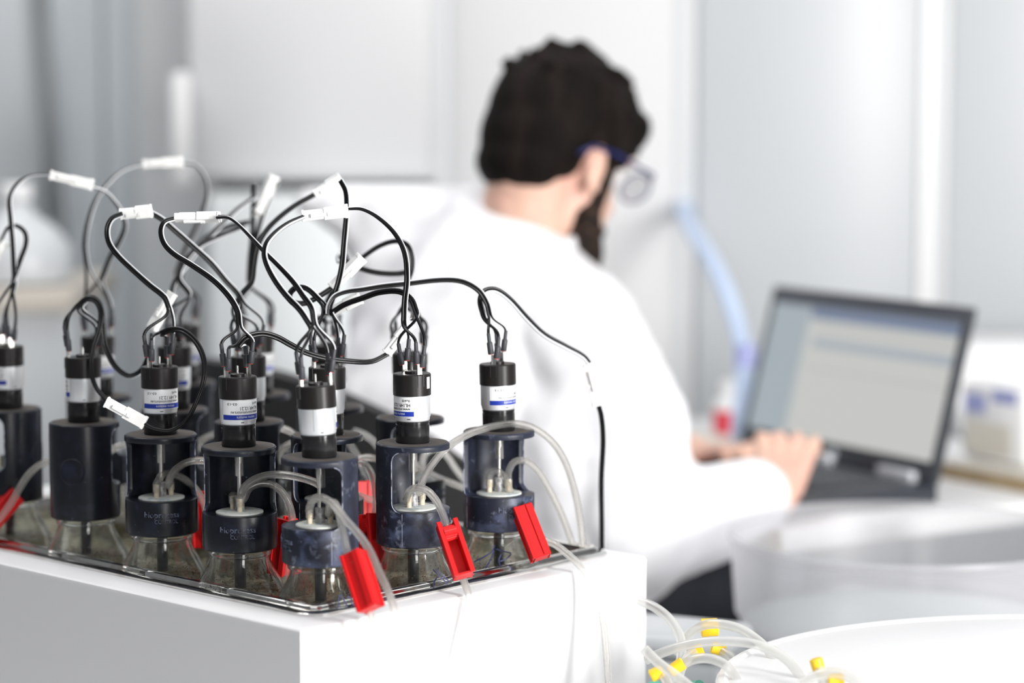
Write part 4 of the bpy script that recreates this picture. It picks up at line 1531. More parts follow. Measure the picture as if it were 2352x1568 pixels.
def desk_and_laptop():
    rot = math.atan2(hx.y, hx.x)
    t = empty('desk', (hc.x, hc.y, 0), rot)
    tag(t, 'white desk with wooden edge under the laptop', 'desk')
    # local x along hinge (near/right), local y away from man
    new_obj('desk_top', box_mesh(-0.62, HW / 2 + 0.05, -0.275, 0.42, ZD - 0.028, ZD - 0.0003, 0.003), M['table_white'], t)
    new_obj('edge_strip', box_mesh(-0.62, HW / 2 + 0.05, -0.2765, -0.2752, ZD - 0.028, ZD - 0.001), M['wood_edge'], t)
    for x in (-0.59, HW / 2):
        for y in (-0.24, 0.38):
            new_obj('leg', box_mesh(x - 0.02, x + 0.02, y - 0.02, y + 0.02, 0, ZD - 0.028, 0.002), M['panel_grey'], t)
    # laptop
    L = empty('laptop', (hc.x, hc.y, ZD), rot)
    tag(L, 'black open laptop with lit screen in front of the man', 'laptop')
    H = zdeck - ZD
    w2 = HW / 2
    new_obj('base', box_mesh(-w2, w2, -0.27, 0.008, 0.0, H, 0.004), M['laptop_black'], L)
    new_obj('palm_rest', box_mesh(-w2 + 0.004, w2 - 0.004, -0.266, -0.165, H, H + 0.0006), M['laptop_grey'], L)
    new_obj('touchpad', box_mesh(-0.05, 0.05, -0.25, -0.18, H + 0.0006, H + 0.0012), M['laptop_black'], L)
    keyme = box_mesh(-0.008, 0.008, -0.008, 0.008, 0, 0.003, 0.0012, 1)
    kb = new_obj('keyboard', box_mesh(-0.165, 0.165, -0.155, -0.045, H, H + 0.0008), M['laptop_black'], L)
    for r in range(5):
        for c in range(15):
            k = bpy.data.objects.new('key', keyme)
            if not keyme.materials:
                keyme.materials.append(M['laptop_grey'])
            COL.objects.link(k)
            k.parent = kb
            k.location = (-0.154 + c * 0.022, -0.144 + r * 0.0215, H + 0.0008)
    new_obj('speaker_strip', box_mesh(-w2 + 0.02, w2 - 0.02, -0.036, -0.012, H, H + 0.0016), M['laptop_grey'], L)
    for x0, x1 in ((-0.075, 0.015), (0.115, 0.185)):
        new_obj('button_panel', box_mesh(x0, x1, -0.016, -0.004, H + 0.0005, H + 0.015, 0.003), M['laptop_silver'], L)
    # lid: rotate about hinge
    lid_top = pt(2212, 703, 3.024)
    v = lid_top - hingeR
    ang = math.atan2(v.dot(fwd), v.z)
    LHt = math.hypot(v.dot(fwd), v.z)
    lid = new_obj('lid', box_mesh(-w2, w2, 0.0, 0.009, 0.0, LHt, 0.003), M['laptop_black'], L)
    lid.location = (0, 0, H)
    lid.rotation_euler = (-ang, 0, 0)
    sm = bpy.data.materials.new('screen_lit')
    sm.use_nodes = True
    n = sm.node_tree
    n.nodes.clear()
    out = n.nodes.new('ShaderNodeOutputMaterial')
    em = n.nodes.new('ShaderNodeEmission')
    em.inputs[1].default_value = 0.55
    mx = n.nodes.new('ShaderNodeAddShader')
    gl = n.nodes.new('ShaderNodeBsdfPrincipled')
    gl.inputs['Base Color'].default_value = (0.02, 0.02, 0.02, 1)
    gl.inputs['Roughness'].default_value = 0.45
    n.links.new(em.outputs[0], mx.inputs[0])
    n.links.new(gl.outputs[0], mx.inputs[1])
    n.links.new(mx.outputs[0], out.inputs[0])
    # screen picture: side list, header band and table lines built from object coordinates
    tc = n.nodes.new('ShaderNodeTexCoord')
    sx = n.nodes.new('ShaderNodeSeparateXYZ')
    n.links.new(tc.outputs['Object'], sx.inputs[0])
    sw0, sw1, sh0, sh1 = -w2 + 0.014, w2 - 0.014, 0.028, LHt - 0.016

    def step(sock, thr, gt=True):
        m = n.nodes.new('ShaderNodeMath')
        m.operation = 'GREATER_THAN' if gt else 'LESS_THAN'
        m.inputs[1].default_value = thr
        n.links.new(sock, m.inputs[0])
        return m.outputs[0]

    def band(sock, a, b):
        m = n.nodes.new('ShaderNodeMath')
        m.operation = 'MULTIPLY'
        n.links.new(step(sock, a), m.inputs[0])
        n.links.new(step(sock, b, False), m.inputs[1])
        return m.outputs[0]

    def mul(a, b):
        m = n.nodes.new('ShaderNodeMath')
        m.operation = 'MULTIPLY'
        n.links.new(a, m.inputs[0])
        n.links.new(b, m.inputs[1])
        return m.outputs[0]
    cur = None

    def layer(mask, col):
        nonlocal cur
        m = n.nodes.new('ShaderNodeMix')
        m.data_type = 'RGBA'
        if cur is None:
            m.inputs[6].default_value = (0.96, 0.97, 0.93, 1)
        else:
            n.links.new(cur, m.inputs[6])
        m.inputs[7].default_value = (*col, 1)
        n.links.new(mask, m.inputs[0])
        cur = m.outputs[2]
    X, Z = sx.outputs[0], sx.outputs[2]
    wS, hS = sw1 - sw0, sh1 - sh0
    layer(band(X, sw0, sw0 + wS * 0.215), (0.62, 0.72, 0.78))
    layer(band(Z, sh0 + hS * 0.955, sh1 + 1), (0.16, 0.18, 0.22))
    layer(mul(band(Z, sh0 + hS * 0.87, sh0 + hS * 0.955), step(X, sw0 + wS * 0.22)), (0.30, 0.38, 0.56))
    layer(mul(band(Z, sh0 + hS * 0.66, sh0 + hS * 0.735), step(X, sw0 + wS * 0.26)), (0.66, 0.73, 0.80))
    layer(mul(band(Z, sh0 + hS * 0.80, sh0 + hS * 0.82), step(X, sw0 + wS * 0.26)), (0.80, 0.82, 0.80))
    layer(mul(band(Z, sh0 + hS * 0.50, sh0 + hS * 0.515), step(X, sw0 + wS * 0.26)), (0.82, 0.84, 0.83))
    n.links.new(cur, em.inputs[0])
    sme = mesh_from([(sw0, -0.0006, sh0), (sw1, -0.0006, sh0), (sw1, -0.0006, sh1), (sw0, -0.0006, sh1)], [(0, 1, 2, 3)])
    new_obj('screen', sme, sm, lid, smooth=False)
    logo = new_obj('round_badge', lathe([(0.0, 0), (0.009, 0.0), (0.009, 0.001), (0.0, 0.001)], 20, cap=False), M['laptop_silver'], lid)
    logo.rotation_euler = (math.pi / 2, 0, 0)
    logo.location = (0.0, -0.0002, 0.012)
    return rot


ROT = desk_and_laptop()


def desk_items():
    # white bottle with red label left of the screen
    p = ptz(1672, 1012, ZD)
    b = empty('reagent_bottle', (p.x, p.y, ZD))
    tag(b, 'small white bottle with red label left of the laptop screen', 'bottle')
    new_obj('bottle_body', lathe([(0.020, 0), (0.022, 0.002), (0.022, 0.055), (0.018, 0.062), (0.010, 0.068), (0.010, 0.076)], 24), M['plastic_white'], b)
    new_obj('label', lathe([(0.0224, 0.012), (0.0224, 0.048)], 24, cap=False), M['label_red'], b)
    new_obj('cap', lathe([(0.012, 0.074), (0.012, 0.09), (0.010, 0.091)], 20), M['plastic_white'], b)
    p = ptz(1625, 1035, ZD)
    o = new_obj('paper_pad', box_mesh(-0.05, 0.05, -0.035, 0.035, 0, 0.02, 0.002), M['beige'])
    o.location = (p.x, p.y, ZD)
    o.rotation_euler = (0, 0, ROT)
    tag(o, 'beige pad lying on the desk left of the laptop', 'pad')
    # raised white shelf with wooden edge on the right
    a, c = pt(2165, 1085, 3.22), pt(2420, 1118, 3.05)
    d = (c - a)
    d.z = 0
    t = empty('shelf_board', (a.x, a.y, ZD), math.atan2(d.y, d.x))
    tag(t, 'white shelf board with wooden front edge right of the laptop', 'shelf')
    hgt = max(0.02, a.z + 0.012 - ZD)
    new_obj('board', box_mesh(-0.01, 0.6, 0.0, 0.5, 0.0, hgt, 0.002), M['beige'], t)
    new_obj('wood_lipping', box_mesh(-0.01, 0.6, -0.004, 0.0, 0.0, hgt - 0.002, 0.001), M['wood_edge'], t)
    # white pack with violet print standing on it
    s = pt(2296, 1040, 3.25)
    k = empty('white_pack', (s.x, s.y, ZD + hgt), math.atan2(d.y, d.x))
    tag(k, 'white pack with violet-blue print at the right picture edge', 'pack')
    ph = 0.105
    new_obj('pack_body', box_mesh(-0.045, 0.075, -0.03, 0.03, 0, ph, 0.008), M['plastic_white'], k)
    new_obj('print_patch', box_mesh(-0.038, 0.002, -0.0306, -0.0300, ph * 0.62, ph * 0.86), M['label_violet'], k)
    new_obj('print_patch', box_mesh(0.015, 0.06, -0.0306, -0.0300, ph * 0.78, ph * 0.95), M['label_violet'], k)
    new_obj('paper_label', box_mesh(-0.035, 0.05, -0.0306, -0.0300, ph * 0.1, ph * 0.5), M['beige'], k)
    g = pt(2225, 960, 3.55)
    m = empty('white_instrument', (g.x + 0.12, g.y + 0.1, ZD))
    tag(m, 'white bench instrument behind the laptop at the right', 'instrument')
    new_obj('instrument_body', box_mesh(-0.13, 0.3, 0.0, 0.2, 0.0, pt(0, 800, 3.6).z - ZD, 0.02, 3), M['plastic_white'], m)
    new_obj('instrument_foot', box_mesh(-0.12, 0.29, -0.02, 0.0, 0.0, 0.04, 0.005), M['cabinet_grey'], m)


desk_items()

# ------------------------------------------------------------------ the man
def blob_mesh(prims, voxel=0.006, smooth=6):
    """prims: ('c', p0, p1, r0, r1) tapered capsules, ('e', centre, (rx,ry,rz), rotation matrix) ellipsoids -> one continuous surface"""
    bm = bmesh.new()
    for p in prims:
        if p[0] == 'c':
            _, a, b, ra, rb = p
            a, b = Vector(a), Vector(b)
            n = max(3, min(14, int((b - a).length / (0.45 * min(ra, rb)))))
            for i in range(n + 1):
                t = i / n
                r = ra + (rb - ra) * t
                mtx = Matrix.Translation(a.lerp(b, t))
                bmesh.ops.create_icosphere(bm, subdivisions=2, radius=r, matrix=mtx)
        else:
            _, c, rad, rot = p
            mtx = Matrix.Translation(Vector(c)) @ (rot.to_4x4() if rot is not None else Matrix.Identity(4)) @ Matrix.Diagonal((*rad, 1))
            bmesh.ops.create_icosphere(bm, subdivisions=3, radius=1.0, matrix=mtx)
    me = bpy.data.meshes.new('blob')
    bm.to_mesh(me)
    bm.free()
    o = bpy.data.objects.new('tmp', me)
    COL.objects.link(o)
    md = o.modifiers.new('r', 'REMESH')
    md.mode = 'VOXEL'
    md.voxel_size = voxel
    sm = o.modifiers.new('s', 'SMOOTH')
    sm.factor = 0.5
    sm.iterations = smooth
    out = eval_mesh(o)
    bpy.data.objects.remove(o)
    bpy.data.meshes.remove(me)
    return out


def man():
    DM = 2.95
    root = empty('person', (pt(1080, 1300, 3.0).x, pt(1080, 1300, 3.0).y, 0))
    tag(root, 'seated man in white lab coat with dark hair, beard and glasses, typing at the laptop', 'person')
    inv = Matrix.Translation(-root.location)
    # head frame
    yaw = R_(45)
    pit = R_(22)
    Fh = Vector((math.cos(yaw), math.sin(yaw), 0))
    f = (Fh * math.cos(pit) - Vector((0, 0, 1)) * math.sin(pit)).normalized()
    r = f.cross(Vector((0, 0, 1))).normalized()
    u = r.cross(f).normalized()
    HC = pt(1278, 345, DM + 0.03)
    rot = Matrix((f, -r, u)).transposed()     # local x fwd, y left, z up

    def hp(x, y, z):
        return HC + f * x - r * y + u * z
    # right arm
    shR = pt(1330, 790, 2.88)
    elR = pt(1465, 1225, 2.76)
    wrR = pt(1782, 1140, 2.86)
    shL = pt(1010, 590, 3.12)
    elL = pt(1120, 1000, 3.34)
    wrL = pt(1550, 1035, 3.22)
    chest = pt(1165, 760, 2.99)
    neckb = pt(1190, 575, 2.98)
    pelvis = pt(1040, 1300, 2.99)
    skin = [
        ('e', hp(-0.005, 0, 0.02), (0.098, 0.076, 0.098), rot),
        ('e', hp(0.035, 0, -0.05), (0.062, 0.062, 0.075), rot),
        ('e', hp(0.055, 0, -0.085), (0.042, 0.045, 0.045), rot),
        ('c', hp(0.088, 0, 0.0), hp(0.108, 0, -0.038), 0.011, 0.015),   # nose
        ('e', hp(0.088, 0, -0.068), (0.012, 0.026, 0.012), rot),         # lips
        ('e', hp(0.085, 0.03, 0.018), (0.014, 0.026, 0.010), rot),       # brows
        ('e', hp(0.085, -0.03, 0.018), (0.014, 0.026, 0.010), rot),
        ('c', hp(-0.03, 0, -0.05), neckb, 0.056, 0.060),
        ('c', neckb, chest, 0.060, 0.12),
        ('c', chest, pelvis, 0.13, 0.14),
        ('c', chest + Vector((0, 0, 0.03)), shR, 0.06, 0.05), ('c', chest + Vector((0, 0, 0.03)), shL, 0.06, 0.05),
        ('c', shR, elR, 0.052, 0.042), ('c', elR, wrR, 0.042, 0.029),
        ('c', shL, elL, 0.052, 0.042), ('c', elL, wrL, 0.042, 0.029)]
    # ears
    for s in (-1, 1):
        skin += [('e', hp(-0.002, s * 0.078, -0.022), (0.017, 0.007, 0.031), rot), ('e', hp(0.0, s * 0.080, -0.045), (0.010, 0.007, 0.012), rot)]

    def hand(wr, palmdir, side, spread, lift=0.0):
        out = []
        pd = palmdir.normalized()
        sd = side.normalized()
        up = Vector((0, 0, 1))
        pc = wr + pd * 0.05
        out += [('c', wr, wr + pd * 0.03, 0.028, 0.026)]
        for j in range(4):
            base = wr + pd * 0.085 + sd * (j - 1.5) * 0.019 + up * 0.006
            out.append(('c', wr + pd * 0.02 + sd * (j - 1.5) * 0.012, base, 0.0145, 0.0105))
            ln = (0.066, 0.074, 0.070, 0.055)[j]
            k = base + pd * ln * 0.5 + sd * (j - 1.5) * 0.004 + up * 0.010
            t = k + pd * ln * 0.42 - up * 0.028
            out.append(('c', base, k, 0.0098, 0.0086))
            out.append(('c', k, t, 0.0086, 0.0072))
        tb0 = wr + pd * 0.03 - sd * 0.028 * spread
        tb1 = tb0 + pd * 0.035 - sd * 0.026 * spread
        tb2 = tb1 + pd * 0.030 - sd * 0.006 * spread - up * 0.012
        out += [('c', wr + pd * 0.01, tb0, 0.016, 0.014), ('c', tb0, tb1, 0.013, 0.010), ('c', tb1, tb2, 0.010, 0.0085)]
        return out
    # right hand: from cuff, bent to the keyboard
    hd = (pt(1812, 1022, 2.975) - wrR)
    hside = Vector((0, 0, 1)).cross(hd).normalized() * -1
    skin += hand(wrR, hd, hside, 1)
    hd2 = (pt(1660, 1050, 3.16) - wrL)
    skin += hand(wrL, hd2, Vector((0, 0, 1)).cross(hd2).normalized() * -1, -1)
    # legs
    kneeR, kneeL = pt(1590, 1370, 2.92), pt(1520, 1330, 3.20)
    footR, footL = Vector((kneeR.x - 0.02, kneeR.y + 0.03, 0.08)), Vector((kneeL.x - 0.02, kneeL.y, 0.08))
    for kn, ft, s in ((kneeR, footR, -1), (kneeL, footL, 1)):
        hip = pelvis + Vector((0.02, s * 0.09, 0))
        skin += [('c', hip, kn, 0.075, 0.055), ('c', kn, ft, 0.052, 0.035), ('c', ft, ft + Vector((0.15, 0.08, -0.045)), 0.036, 0.03)]
    me = blob_mesh(skin, 0.005, 4)
    me.transform(inv)
    body = new_obj('body', me, M['skin'], root, angle=180)
    # hair: cap over skull, fringe to the front, tapering nape
    hair = [('e', hp(-0.008, 0, 0.036), (0.100, 0.086, 0.096), rot),
            ('e', hp(-0.038, 0, 0.004), (0.068, 0.079, 0.074), rot),
            ('e', hp(-0.056, 0, -0.036), (0.044, 0.066, 0.044), rot),
            ('c', hp(-0.070, 0, 0.03), hp(-0.070, 0, -0.046), 0.030, 0.026),
            ('c', hp(0.02, 0.0, 0.092), hp(0.084, -0.005, 0.070), 0.046, 0.030),
            ('c', hp(0.075, 0.045, 0.066), hp(0.080, -0.042, 0.062), 0.026, 0.025),
            ('c', hp(0.092, -0.03, 0.066), hp(0.100, -0.036, 0.034), 0.016, 0.008),
            ('c', hp(-0.04, 0, 0.095), hp(0.02, 0, 0.104), 0.036, 0.034),
            ('c', hp(0.048, -0.066, 0.05), hp(0.042, -0.072, 0.002), 0.022, 0.012),
            ('c', hp(0.048, 0.066, 0.05), hp(0.042, 0.072, 0.002), 0.022, 0.012),
            ('c', hp(-0.03, -0.064, 0.03), hp(-0.048, -0.060, -0.02), 0.024, 0.016),
            ('c', hp(-0.03, 0.068, 0.02), hp(-0.042, 0.066, -0.03), 0.024, 0.016)]
    rnd = random.Random(3)
    hair.append(('c', hp(0.045, -0.040, 0.080), hp(0.080, -0.044, 0.050), 0.027, 0.021))
    hair.append(('c', hp(0.035, 0.0, 0.098), hp(0.098, -0.02, 0.055), 0.036, 0.022))
    for _ in range(30):
        th, ph = rnd.uniform(0, 2 * math.pi), rnd.uniform(0.1, 1.25)
        n = Vector((math.cos(th) * math.sin(ph) * 0.104, math.sin(th) * math.sin(ph) * 0.086, math.cos(ph) * 0.098 + 0.038))
        a = hp(n.x - 0.01, n.y, n.z)
        b = hp(n.x * 1.05 + 0.016, n.y * 1.05, n.z * 1.04 - 0.006)
        hair.append(('c', a, b, 0.007, 0.004))
    me = blob_mesh(hair, 0.0045, 6)
    me.transform(inv)
    new_obj('hair', me, M['hair'], root, angle=180)
    beard = [('c', hp(0.075, 0, -0.118), hp(0.088, 0, -0.085), 0.033, 0.020)]
    for s in (-1, 1):
        beard += [('c', hp(0.058, s * 0.028, -0.116), hp(0.030, s * 0.054, -0.078), 0.034, 0.020),
                  ('c', hp(0.032, s * 0.056, -0.075), hp(0.036, s * 0.066, -0.01), 0.014, 0.009),
                  ('c', hp(0.094, s * 0.004, -0.055), hp(0.080, s * 0.032, -0.078), 0.009, 0.010)]
    me = blob_mesh(beard, 0.004, 3)
    me.transform(inv)
    new_obj('beard', me, M['beard'], root, angle=180)
    # glasses
    g = []
    frame_me = []
    for s in (-1, 1):
        c = hp(0.118, s * 0.036, -0.006)
        ring = []
        for k in range(25):
            a = 2 * math.pi * k / 24
            ring.append(c + (-r * math.cos(a) * 0.026 + u * math.sin(a) * 0.020) * 1.0)
        frame_me.append(tube_mesh(ring, 0.0015, 8, cap=False))
        frame_me.append(tube_mesh([hp(0.116, s * 0.062, 0.004), hp(0.10, s * 0.078, 0.006), hp(0.02, s * 0.084, 0.004), hp(-0.022, s * 0.083, -0.002), hp(-0.04, s * 0.08, -0.018)], 0.0026, 8))
    frame_me.append(tube_mesh([hp(0.119, -0.011, 0.0), hp(0.122, 0, 0.003), hp(0.119, 0.011, 0.0)], 0.0022, 8))
    me = join_meshes(frame_me)
    me.transform(inv)
    gl = new_obj('glasses', me, M['glasses_blue'], root, angle=180)
    for s in (-1, 1):
        c = hp(0.118, s * 0.036, -0.006)
        vs = [c + (-r * math.cos(2 * math.pi * k / 20) * 0.025 + u * math.sin(2 * math.pi * k / 20) * 0.019) for k in range(20)]
        vs2 = [v + f * 0.0015 for v in vs]
        m2 = mesh_from(vs + vs2, [tuple(range(20)), tuple(reversed(range(20, 40)))] + [(i, (i + 1) % 20, 20 + (i + 1) % 20, 20 + i) for i in range(20)])
        m2.transform(inv)
        new_obj('lens', m2, M['lens_glass'], gl)
    # eyes
    for s in (-1, 1):
        m2 = lathe([(0.0, -0.011), (0.008, -0.008), (0.0115, 0), (0.008, 0.008), (0.0, 0.011)], 14, cap=False)
        m2.transform(Matrix.Translation(hp(0.082, s * 0.032, -0.004) - root.location))
        new_obj('eye', m2, M['plastic_white'], root)
    # coat
    ub = pt(1120, 640, 2.98)
    coat = [
        ('c', pt(1115, 692, 2.98), pt(1150, 780, 2.98), 0.122, 0.160),
        ('c', pt(1150, 780, 2.98), pt(1050, 1020, 2.98), 0.160, 0.188),
        ('c', pt(1050, 1020, 2.98), pt(1040, 1340, 2.99), 0.188, 0.175),
        ('c', pt(1185, 640, 2.95), pt(1318, 765, 2.88), 0.062, 0.086),
        ('c', pt(1318, 765, 2.88), pt(1450, 980, 2.82), 0.086, 0.074),
        ('c', pt(1450, 980, 2.82), elR, 0.070, 0.074),
        ('c', pt(1330, 1000, 2.86), pt(1400, 1260, 2.80), 0.09, 0.085),
        ('c', elR, pt(1726, 1142, 2.848), 0.070, 0.050),
        ('c', pt(1480, 1270, 2.78), pt(1640, 1215, 2.82), 0.048, 0.044),
        ('c', pt(1120, 560, 3.03), shL, 0.08, 0.095),
        ('c', shL, elL, 0.095, 0.075), ('c', elL, pt(1520, 1035, 3.23), 0.072, 0.045),
        # unidentified white mass, built as a bulging left shoulder of the coat
        ('c', pt(1080, 535, 3.02), pt(900, 510, 3.06), 0.055, 0.050),
        ('c', pt(1000, 505, 3.06), pt(780, 480, 3.08), 0.048, 0.034),
        ('c', pt(980, 560, 3.06), pt(850, 540, 3.07), 0.060, 0.042),
        ('c', pt(830, 480, 3.08), pt(705, 462, 3.09), 0.034, 0.020),
        ('c', pt(1010, 640, 3.06), pt(900, 590, 3.06), 0.07, 0.03),
        ('c', pt(1010, 590, 3.06), pt(870, 560, 3.07), 0.06, 0.045),
        ('c', pt(950, 650, 3.04), pt(935, 900, 3.0), 0.085, 0.085),
        ('c', pt(1085, 515, 3.0), pt(1172, 568, 2.95), 0.046, 0.052),
        ('c', pt(1172, 568, 2.95), pt(1240, 640, 2.93), 0.052, 0.058),
        # skirt of the coat over the seat
        ('c', pt(1000, 1300, 2.95), pt(1250, 1390, 2.9), 0.14, 0.09),
        ('c', pt(1200, 1330, 2.84), pt(1480, 1310, 2.80), 0.08, 0.040)]
    me = blob_mesh(coat, 0.008, 8)
    me.transform(inv)
    co = new_obj('lab_coat', me, M['coat'], root, angle=180)
    # collar
    na = hp(-0.03, 0, -0.05)
    ax = (neckb - na).normalized()
    cc = na.lerp(neckb, 0.80)
    e1 = ax.cross(Vector((0, 1, 0))).normalized()
    e2 = ax.cross(e1).normalized()
    prof_c = [(0.070, -0.020), (0.074, -0.018), (0.088, 0.020), (0.098, 0.040), (0.092, 0.042), (0.080, 0.020), (0.068, -0.016)]
    vs, fs, nS = [], [], 36
    for rr, hh in prof_c:
        for k in range(nS):
            a = 2 * math.pi * k / nS
            vs.append(cc + e1 * math.cos(a) * rr + e2 * math.sin(a) * rr + ax * hh)
    for i in range(len(prof_c)):
        i2 = (i + 1) % len(prof_c)
        for k in range(nS):
            k2 = (k + 1) % nS
            fs.append((i * nS + k, i * nS + k2, i2 * nS + k2, i2 * nS + k))
    m2 = mesh_from(vs, fs)
    m2.transform(inv)
    new_obj('collar', m2, M['coat'], co)
    m2 = tube_mesh(catmull([pt(1738, 1090, 2.84), pt(1762, 1110, 2.825), pt(1785, 1150, 2.83), pt(1790, 1175, 2.85)], 4), 0.006, 8)
    # trousers
    tro = []
    for kn, ft, s in ((kneeR, footR, -1), (kneeL, footL, 1)):
        hip = pelvis + Vector((0.02, s * 0.09, 0))
        tro += [('c', hip, kn, 0.095, 0.076), ('c', kn, ft + Vector((0, 0, 0.03)), 0.074, 0.055)]
    tro += [('c', pelvis + Vector((0, -0.08, 0)), pelvis + Vector((0, 0.08, 0)), 0.12, 0.12)]
    me = blob_mesh(tro, 0.009, 5)
    me.transform(inv)
    new_obj('trousers', me, M['trousers'], root, angle=180)
    for ft in (footR, footL):
        m2 = blob_mesh([('c', ft + Vector((-0.02, 0, -0.035)), ft + Vector((0.16, 0.085, -0.045)), 0.045, 0.034)], 0.008, 4)
        m2.transform(inv)
        new_obj('shoe', m2, M['chair_black'], root, angle=180)
    # chair
    ch = empty('office_chair', (pelvis.x - 0.02, pelvis.y, 0))
    tag(ch, 'black office chair the man is sitting on', 'chair')
    ci = Matrix.Translation(-ch.location)
    seatz = pelvis.z - 0.145

    def addc(name, m, mat=M['chair_black'], ang=40):
        m.transform(ci)
        return new_obj(name, m, mat, ch, angle=ang)
    m2 = box_mesh(-0.24, 0.27, -0.24, 0.24, -0.07, 0.0, 0.03, 4)
    m2.transform(Matrix.Translation((pelvis.x + 0.05, pelvis.y, seatz)))
    addc('seat', m2)
    # curved backrest behind his back, toward the left of the picture
    vs, fs = [], []
    nA, nZ = 14, 8
    bc = pt(1060, 1100, 2.96)
    zt, zb = pt(0, 838, 2.75).z, seatz + 0.04
    for layer, rr in ((0, 0.315), (1, 0.285)):
        for i in range(nA + 1):
            a = R_(150) + R_(125) * i / nA
            for j in range(nZ + 1):
                tt = j / nZ
                edge = abs(i / nA - 0.5) * 2
                z = zb + (zt - zb - 0.11 * edge ** 2.5) * tt
                rad = rr + 0.03 * tt
                vs.append((bc.x + math.cos(a) * rad, bc.y + math.sin(a) * rad * 0.86, z))
    S = (nA + 1) * (nZ + 1)
    for layer in (0, 1):
        for i in range(nA):
            for j in range(nZ):
                q = [layer * S + i * (nZ + 1) + j, layer * S + (i + 1) * (nZ + 1) + j, layer * S + (i + 1) * (nZ + 1) + j + 1, layer * S + i * (nZ + 1) + j + 1]
                fs.append(tuple(q if layer == 0 else reversed(q)))
    for i in range(nA):
        for j in (0, nZ):
            q = [i * (nZ + 1) + j, (i + 1) * (nZ + 1) + j, S + (i + 1) * (nZ + 1) + j, S + i * (nZ + 1) + j]
            fs.append(tuple(q))
    for j in range(nZ):
        for i in (0, nA):
            q = [i * (nZ + 1) + j, i * (nZ + 1) + j + 1, S + i * (nZ + 1) + j + 1, S + i * (nZ + 1) + j]
            fs.append(tuple(q))
    addc('backrest', mesh_from(vs, fs))
    m2 = lathe([(0.03, 0.12), (0.03, seatz - 0.065)], 16)
    m2.transform(Matrix.Translation((pelvis.x + 0.03, pelvis.y, 0)))
    addc('gas_lift', m2, M['panel_dark'])
    for k in range(5):
        a = 2 * math.pi * k / 5 + 0.3
        m2 = tube_mesh([Vector((pelvis.x + 0.03, pelvis.y, 0.13)), Vector((pelvis.x + 0.03 + math.cos(a) * 0.3, pelvis.y + math.sin(a) * 0.3, 0.075))], [0.028, 0.018], 10)
        addc('leg', m2)
        m2 = lathe([(0.012, -0.012), (0.028, -0.010), (0.028, 0.010), (0.012, 0.012)], 16)
        m2.transform(Matrix.Translation((pelvis.x + 0.03 + math.cos(a) * 0.3, pelvis.y + math.sin(a) * 0.3, 0.0285)) @ Matrix.Rotation(math.pi / 2, 4, 'X'))
        addc('caster', m2)


man()

# ------------------------------------------------------------------ tubs and loose tubes, lower right
def tubs():
    d = 2.62
    c = pt(2085, 1218, d)
    rr = 0.198
    base = ZT
    H = c.z - base
    t = empty('clear_tub', (c.x, c.y, base))
    tag(t, 'large round translucent plastic tub in front of the laptop', 'tub')
    new_obj('tub_wall', lathe([(rr * 0.86, 0.0), (rr * 0.875, 0.004), (rr * 0.93, H * 0.45), (rr * 0.935, H * 0.47), (rr * 0.955, H * 0.49), (rr * 0.985, H * 0.93), (rr, H * 0.94), (rr * 1.012, H * 0.97), (rr * 1.0, H)], 64, cap=False), M['tub_plastic'], t)
    new_obj('tub_floor', lathe([(rr * 0.85, 0.001), (rr * 0.85, 0.005)], 48), M['tub_plastic'], t)
    new_obj('tub_water', lathe([(rr * 0.86, 0.006), (rr * 0.905, H * 0.42), (0.01, H * 0.42)], 48), M['tub_water'], t)
    # white rounded basin in front
    wc = pt(2500, 1572, 1.95)
    w = empty('white_basin', (wc.x, wc.y, ZT))
    tag(w, 'white oval basin at the bottom right corner', 'basin')
    hb = wc.z - ZT
    me = lathe([(0.84, 0.0), (0.90, 0.008), (0.965, hb * 0.6), (0.995, hb - 0.014), (0.998, hb - 0.006), (0.98, hb - 0.001), (0.95, hb + 0.001), (0.6, hb + 0.003), (0.05, hb + 0.004)], 96)
    me.transform(Matrix.Diagonal((0.304, 0.262, 1.0, 1)))
    new_obj('basin_shell', me, M['plastic_white'], w)
    me = tube_mesh([Vector((0.30 * math.cos(a * math.pi / 36), 0.258 * math.sin(a * math.pi / 36), hb - 0.004)) for a in range(73)], 0.006, 8, cap=False)
    new_obj('basin_rim', me, M['plastic_white'], w)
    # pale grey case left of it
    gpos = pt(1535, 1500, 2.40)
    g = empty('grey_case', (gpos.x, gpos.y, ZT), R_(-24))
    tag(g, 'pale grey rounded case beside the bath corner under the loose tubes', 'case')
    hg = pt(0, 1432, 2.40).z - ZT
    new_obj('case_body', box_mesh(-0.09, 0.075, -0.05, 0.05, 0, hg * 0.8, 0.012, 3), M['cabinet_pale'], g)
    new_obj('case_lid', box_mesh(-0.092, 0.077, -0.052, 0.052, hg * 0.8, hg, 0.012, 3), M['cabinet_pale'], g)


tubs()


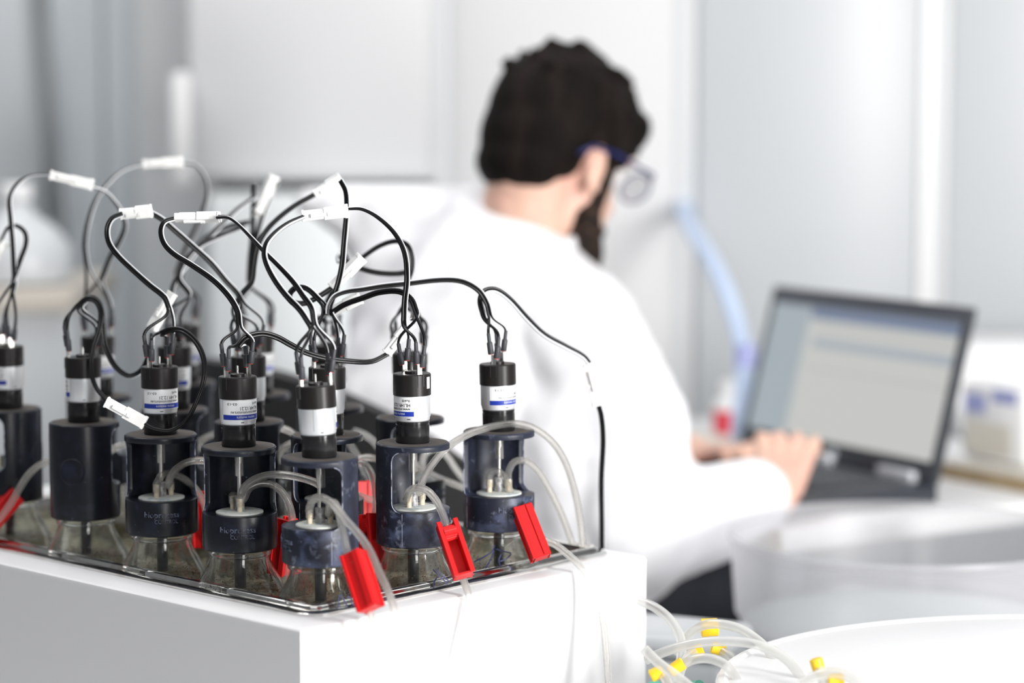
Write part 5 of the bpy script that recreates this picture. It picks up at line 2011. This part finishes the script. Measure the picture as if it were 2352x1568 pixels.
def loose_tubes():
    D0 = 2.0
    spots = [
        ('thick pale loose tube bowing over the dark trousers', [(1470, 1380), (1510, 1398), (1545, 1430), (1565, 1475), (1560, 1540), (1540, 1640)], 2.12, 2.05, None),
        ('loose tube arching under the biggest yellow cap', [(1556, 1500), (1575, 1465), (1605, 1440), (1640, 1432), (1690, 1440), (1730, 1462), (1770, 1500), (1800, 1560), (1810, 1640)], 2.10, 2.02, ((1612, 1442), (1648, 1440))),
        ('long white loose tube sweeping from the bath corner to the right', [(1485, 1515), (1530, 1495), (1590, 1478), (1660, 1472), (1730, 1478), (1790, 1502), (1830, 1540), (1860, 1600)], 2.02, 1.96, None),
        ('loose tube ending in a slanted yellow cap beneath the long sweep', [(1600, 1492), (1580, 1510), (1560, 1550), (1555, 1640)], 2.04, 2.0, ((1612, 1490), (1588, 1500))),
        ('loose tube with small yellow cap right of the slanted one', [(1650, 1490), (1680, 1510), (1700, 1550), (1705, 1640)], 2.08, 2.04, ((1636, 1486), (1664, 1494))),
        ('loose tube with yellow cap low beside the bath wall', [(1560, 1530), (1590, 1515), (1630, 1512), (1670, 1530), (1695, 1570), (1700, 1640)], 1.99, 1.96, ((1568, 1522), (1540, 1542))),
        ('loose tube with lowest left yellow cap touching the bath edge', [(1512, 1540), (1530, 1560), (1540, 1600), (1540, 1660)], 1.97, 1.95, ((1496, 1552), (1520, 1540))),
        ('loose tube ending in the right-hand yellow cap', [(1880, 1530), (1890, 1560), (1895, 1640)], 1.93, 1.90, ((1874, 1514), (1882, 1542))),
        ('low loose tube hooping at bottom right of the pile', [(1840, 1570), (1880, 1550), (1920, 1545), (1960, 1560), (1985, 1600), (1990, 1660)], 1.90, 1.88, ((1905, 1563), (1935, 1560))),
        ('thin loose tube lying slantwise across the pile', [(1480, 1490), (1510, 1520), (1550, 1550), (1600, 1590), (1650, 1640)], 1.95, 1.93, None),
    ]
    for lab, P, d0, d1, cap in spots:
        n = len(P)
        path = catmull([pt(x, y, d0 + (d1 - d0) * i / (n - 1)) for i, (x, y) in enumerate(P)], 6)
        t = empty('loose_tube')
        tag(t, lab, 'tube', 'loose tubes on the bench')
        new_obj('tube_wall', tube_mesh(path, 0.0042, 14), M['tubing_milky'], t, angle=80)
        if cap:
            a, b = pt(*cap[0], d0 - 0.002), pt(*cap[1], d0 - 0.002)
            dd = (b - a).normalized()
            big = 0.0085 if 'biggest' in lab else 0.0055
            pth = [a - dd * 0.001, a, b, b + dd * 0.001]
            new_obj('yellow_cap', tube_mesh(pth, [big * 0.7, big, big * 0.95, big * 0.7], 16), M['yellow_cap'], t)
    for i, (x, y) in enumerate(((1500, 1590), (1592, 1588), (1625, 1596))):
        p = pt(x, y, 2.06)
        o = new_obj('green_fitting', lathe([(0.006, -0.012), (0.009, -0.010), (0.009, 0.004), (0.006, 0.006), (0.006, 0.012)], 18), M['green_cap'])
        o.location = p
        o.rotation_euler = (0.9, 0.4 * i, 0.3)
        tag(o, ('green fitting at the bath edge under the yellow caps', 'green fitting left of the small tan gap in the tube pile', 'green fitting beneath the slanted yellow cap')[i], 'fitting', 'green fittings in the tube pile')


clear('tubing_milky', (0.95, 0.95, 0.94), 0.07, 0.4, 0.35, 0.2, body=(0.88, 0.88, 0.86), body_amt=0.6)
loose_tubes()
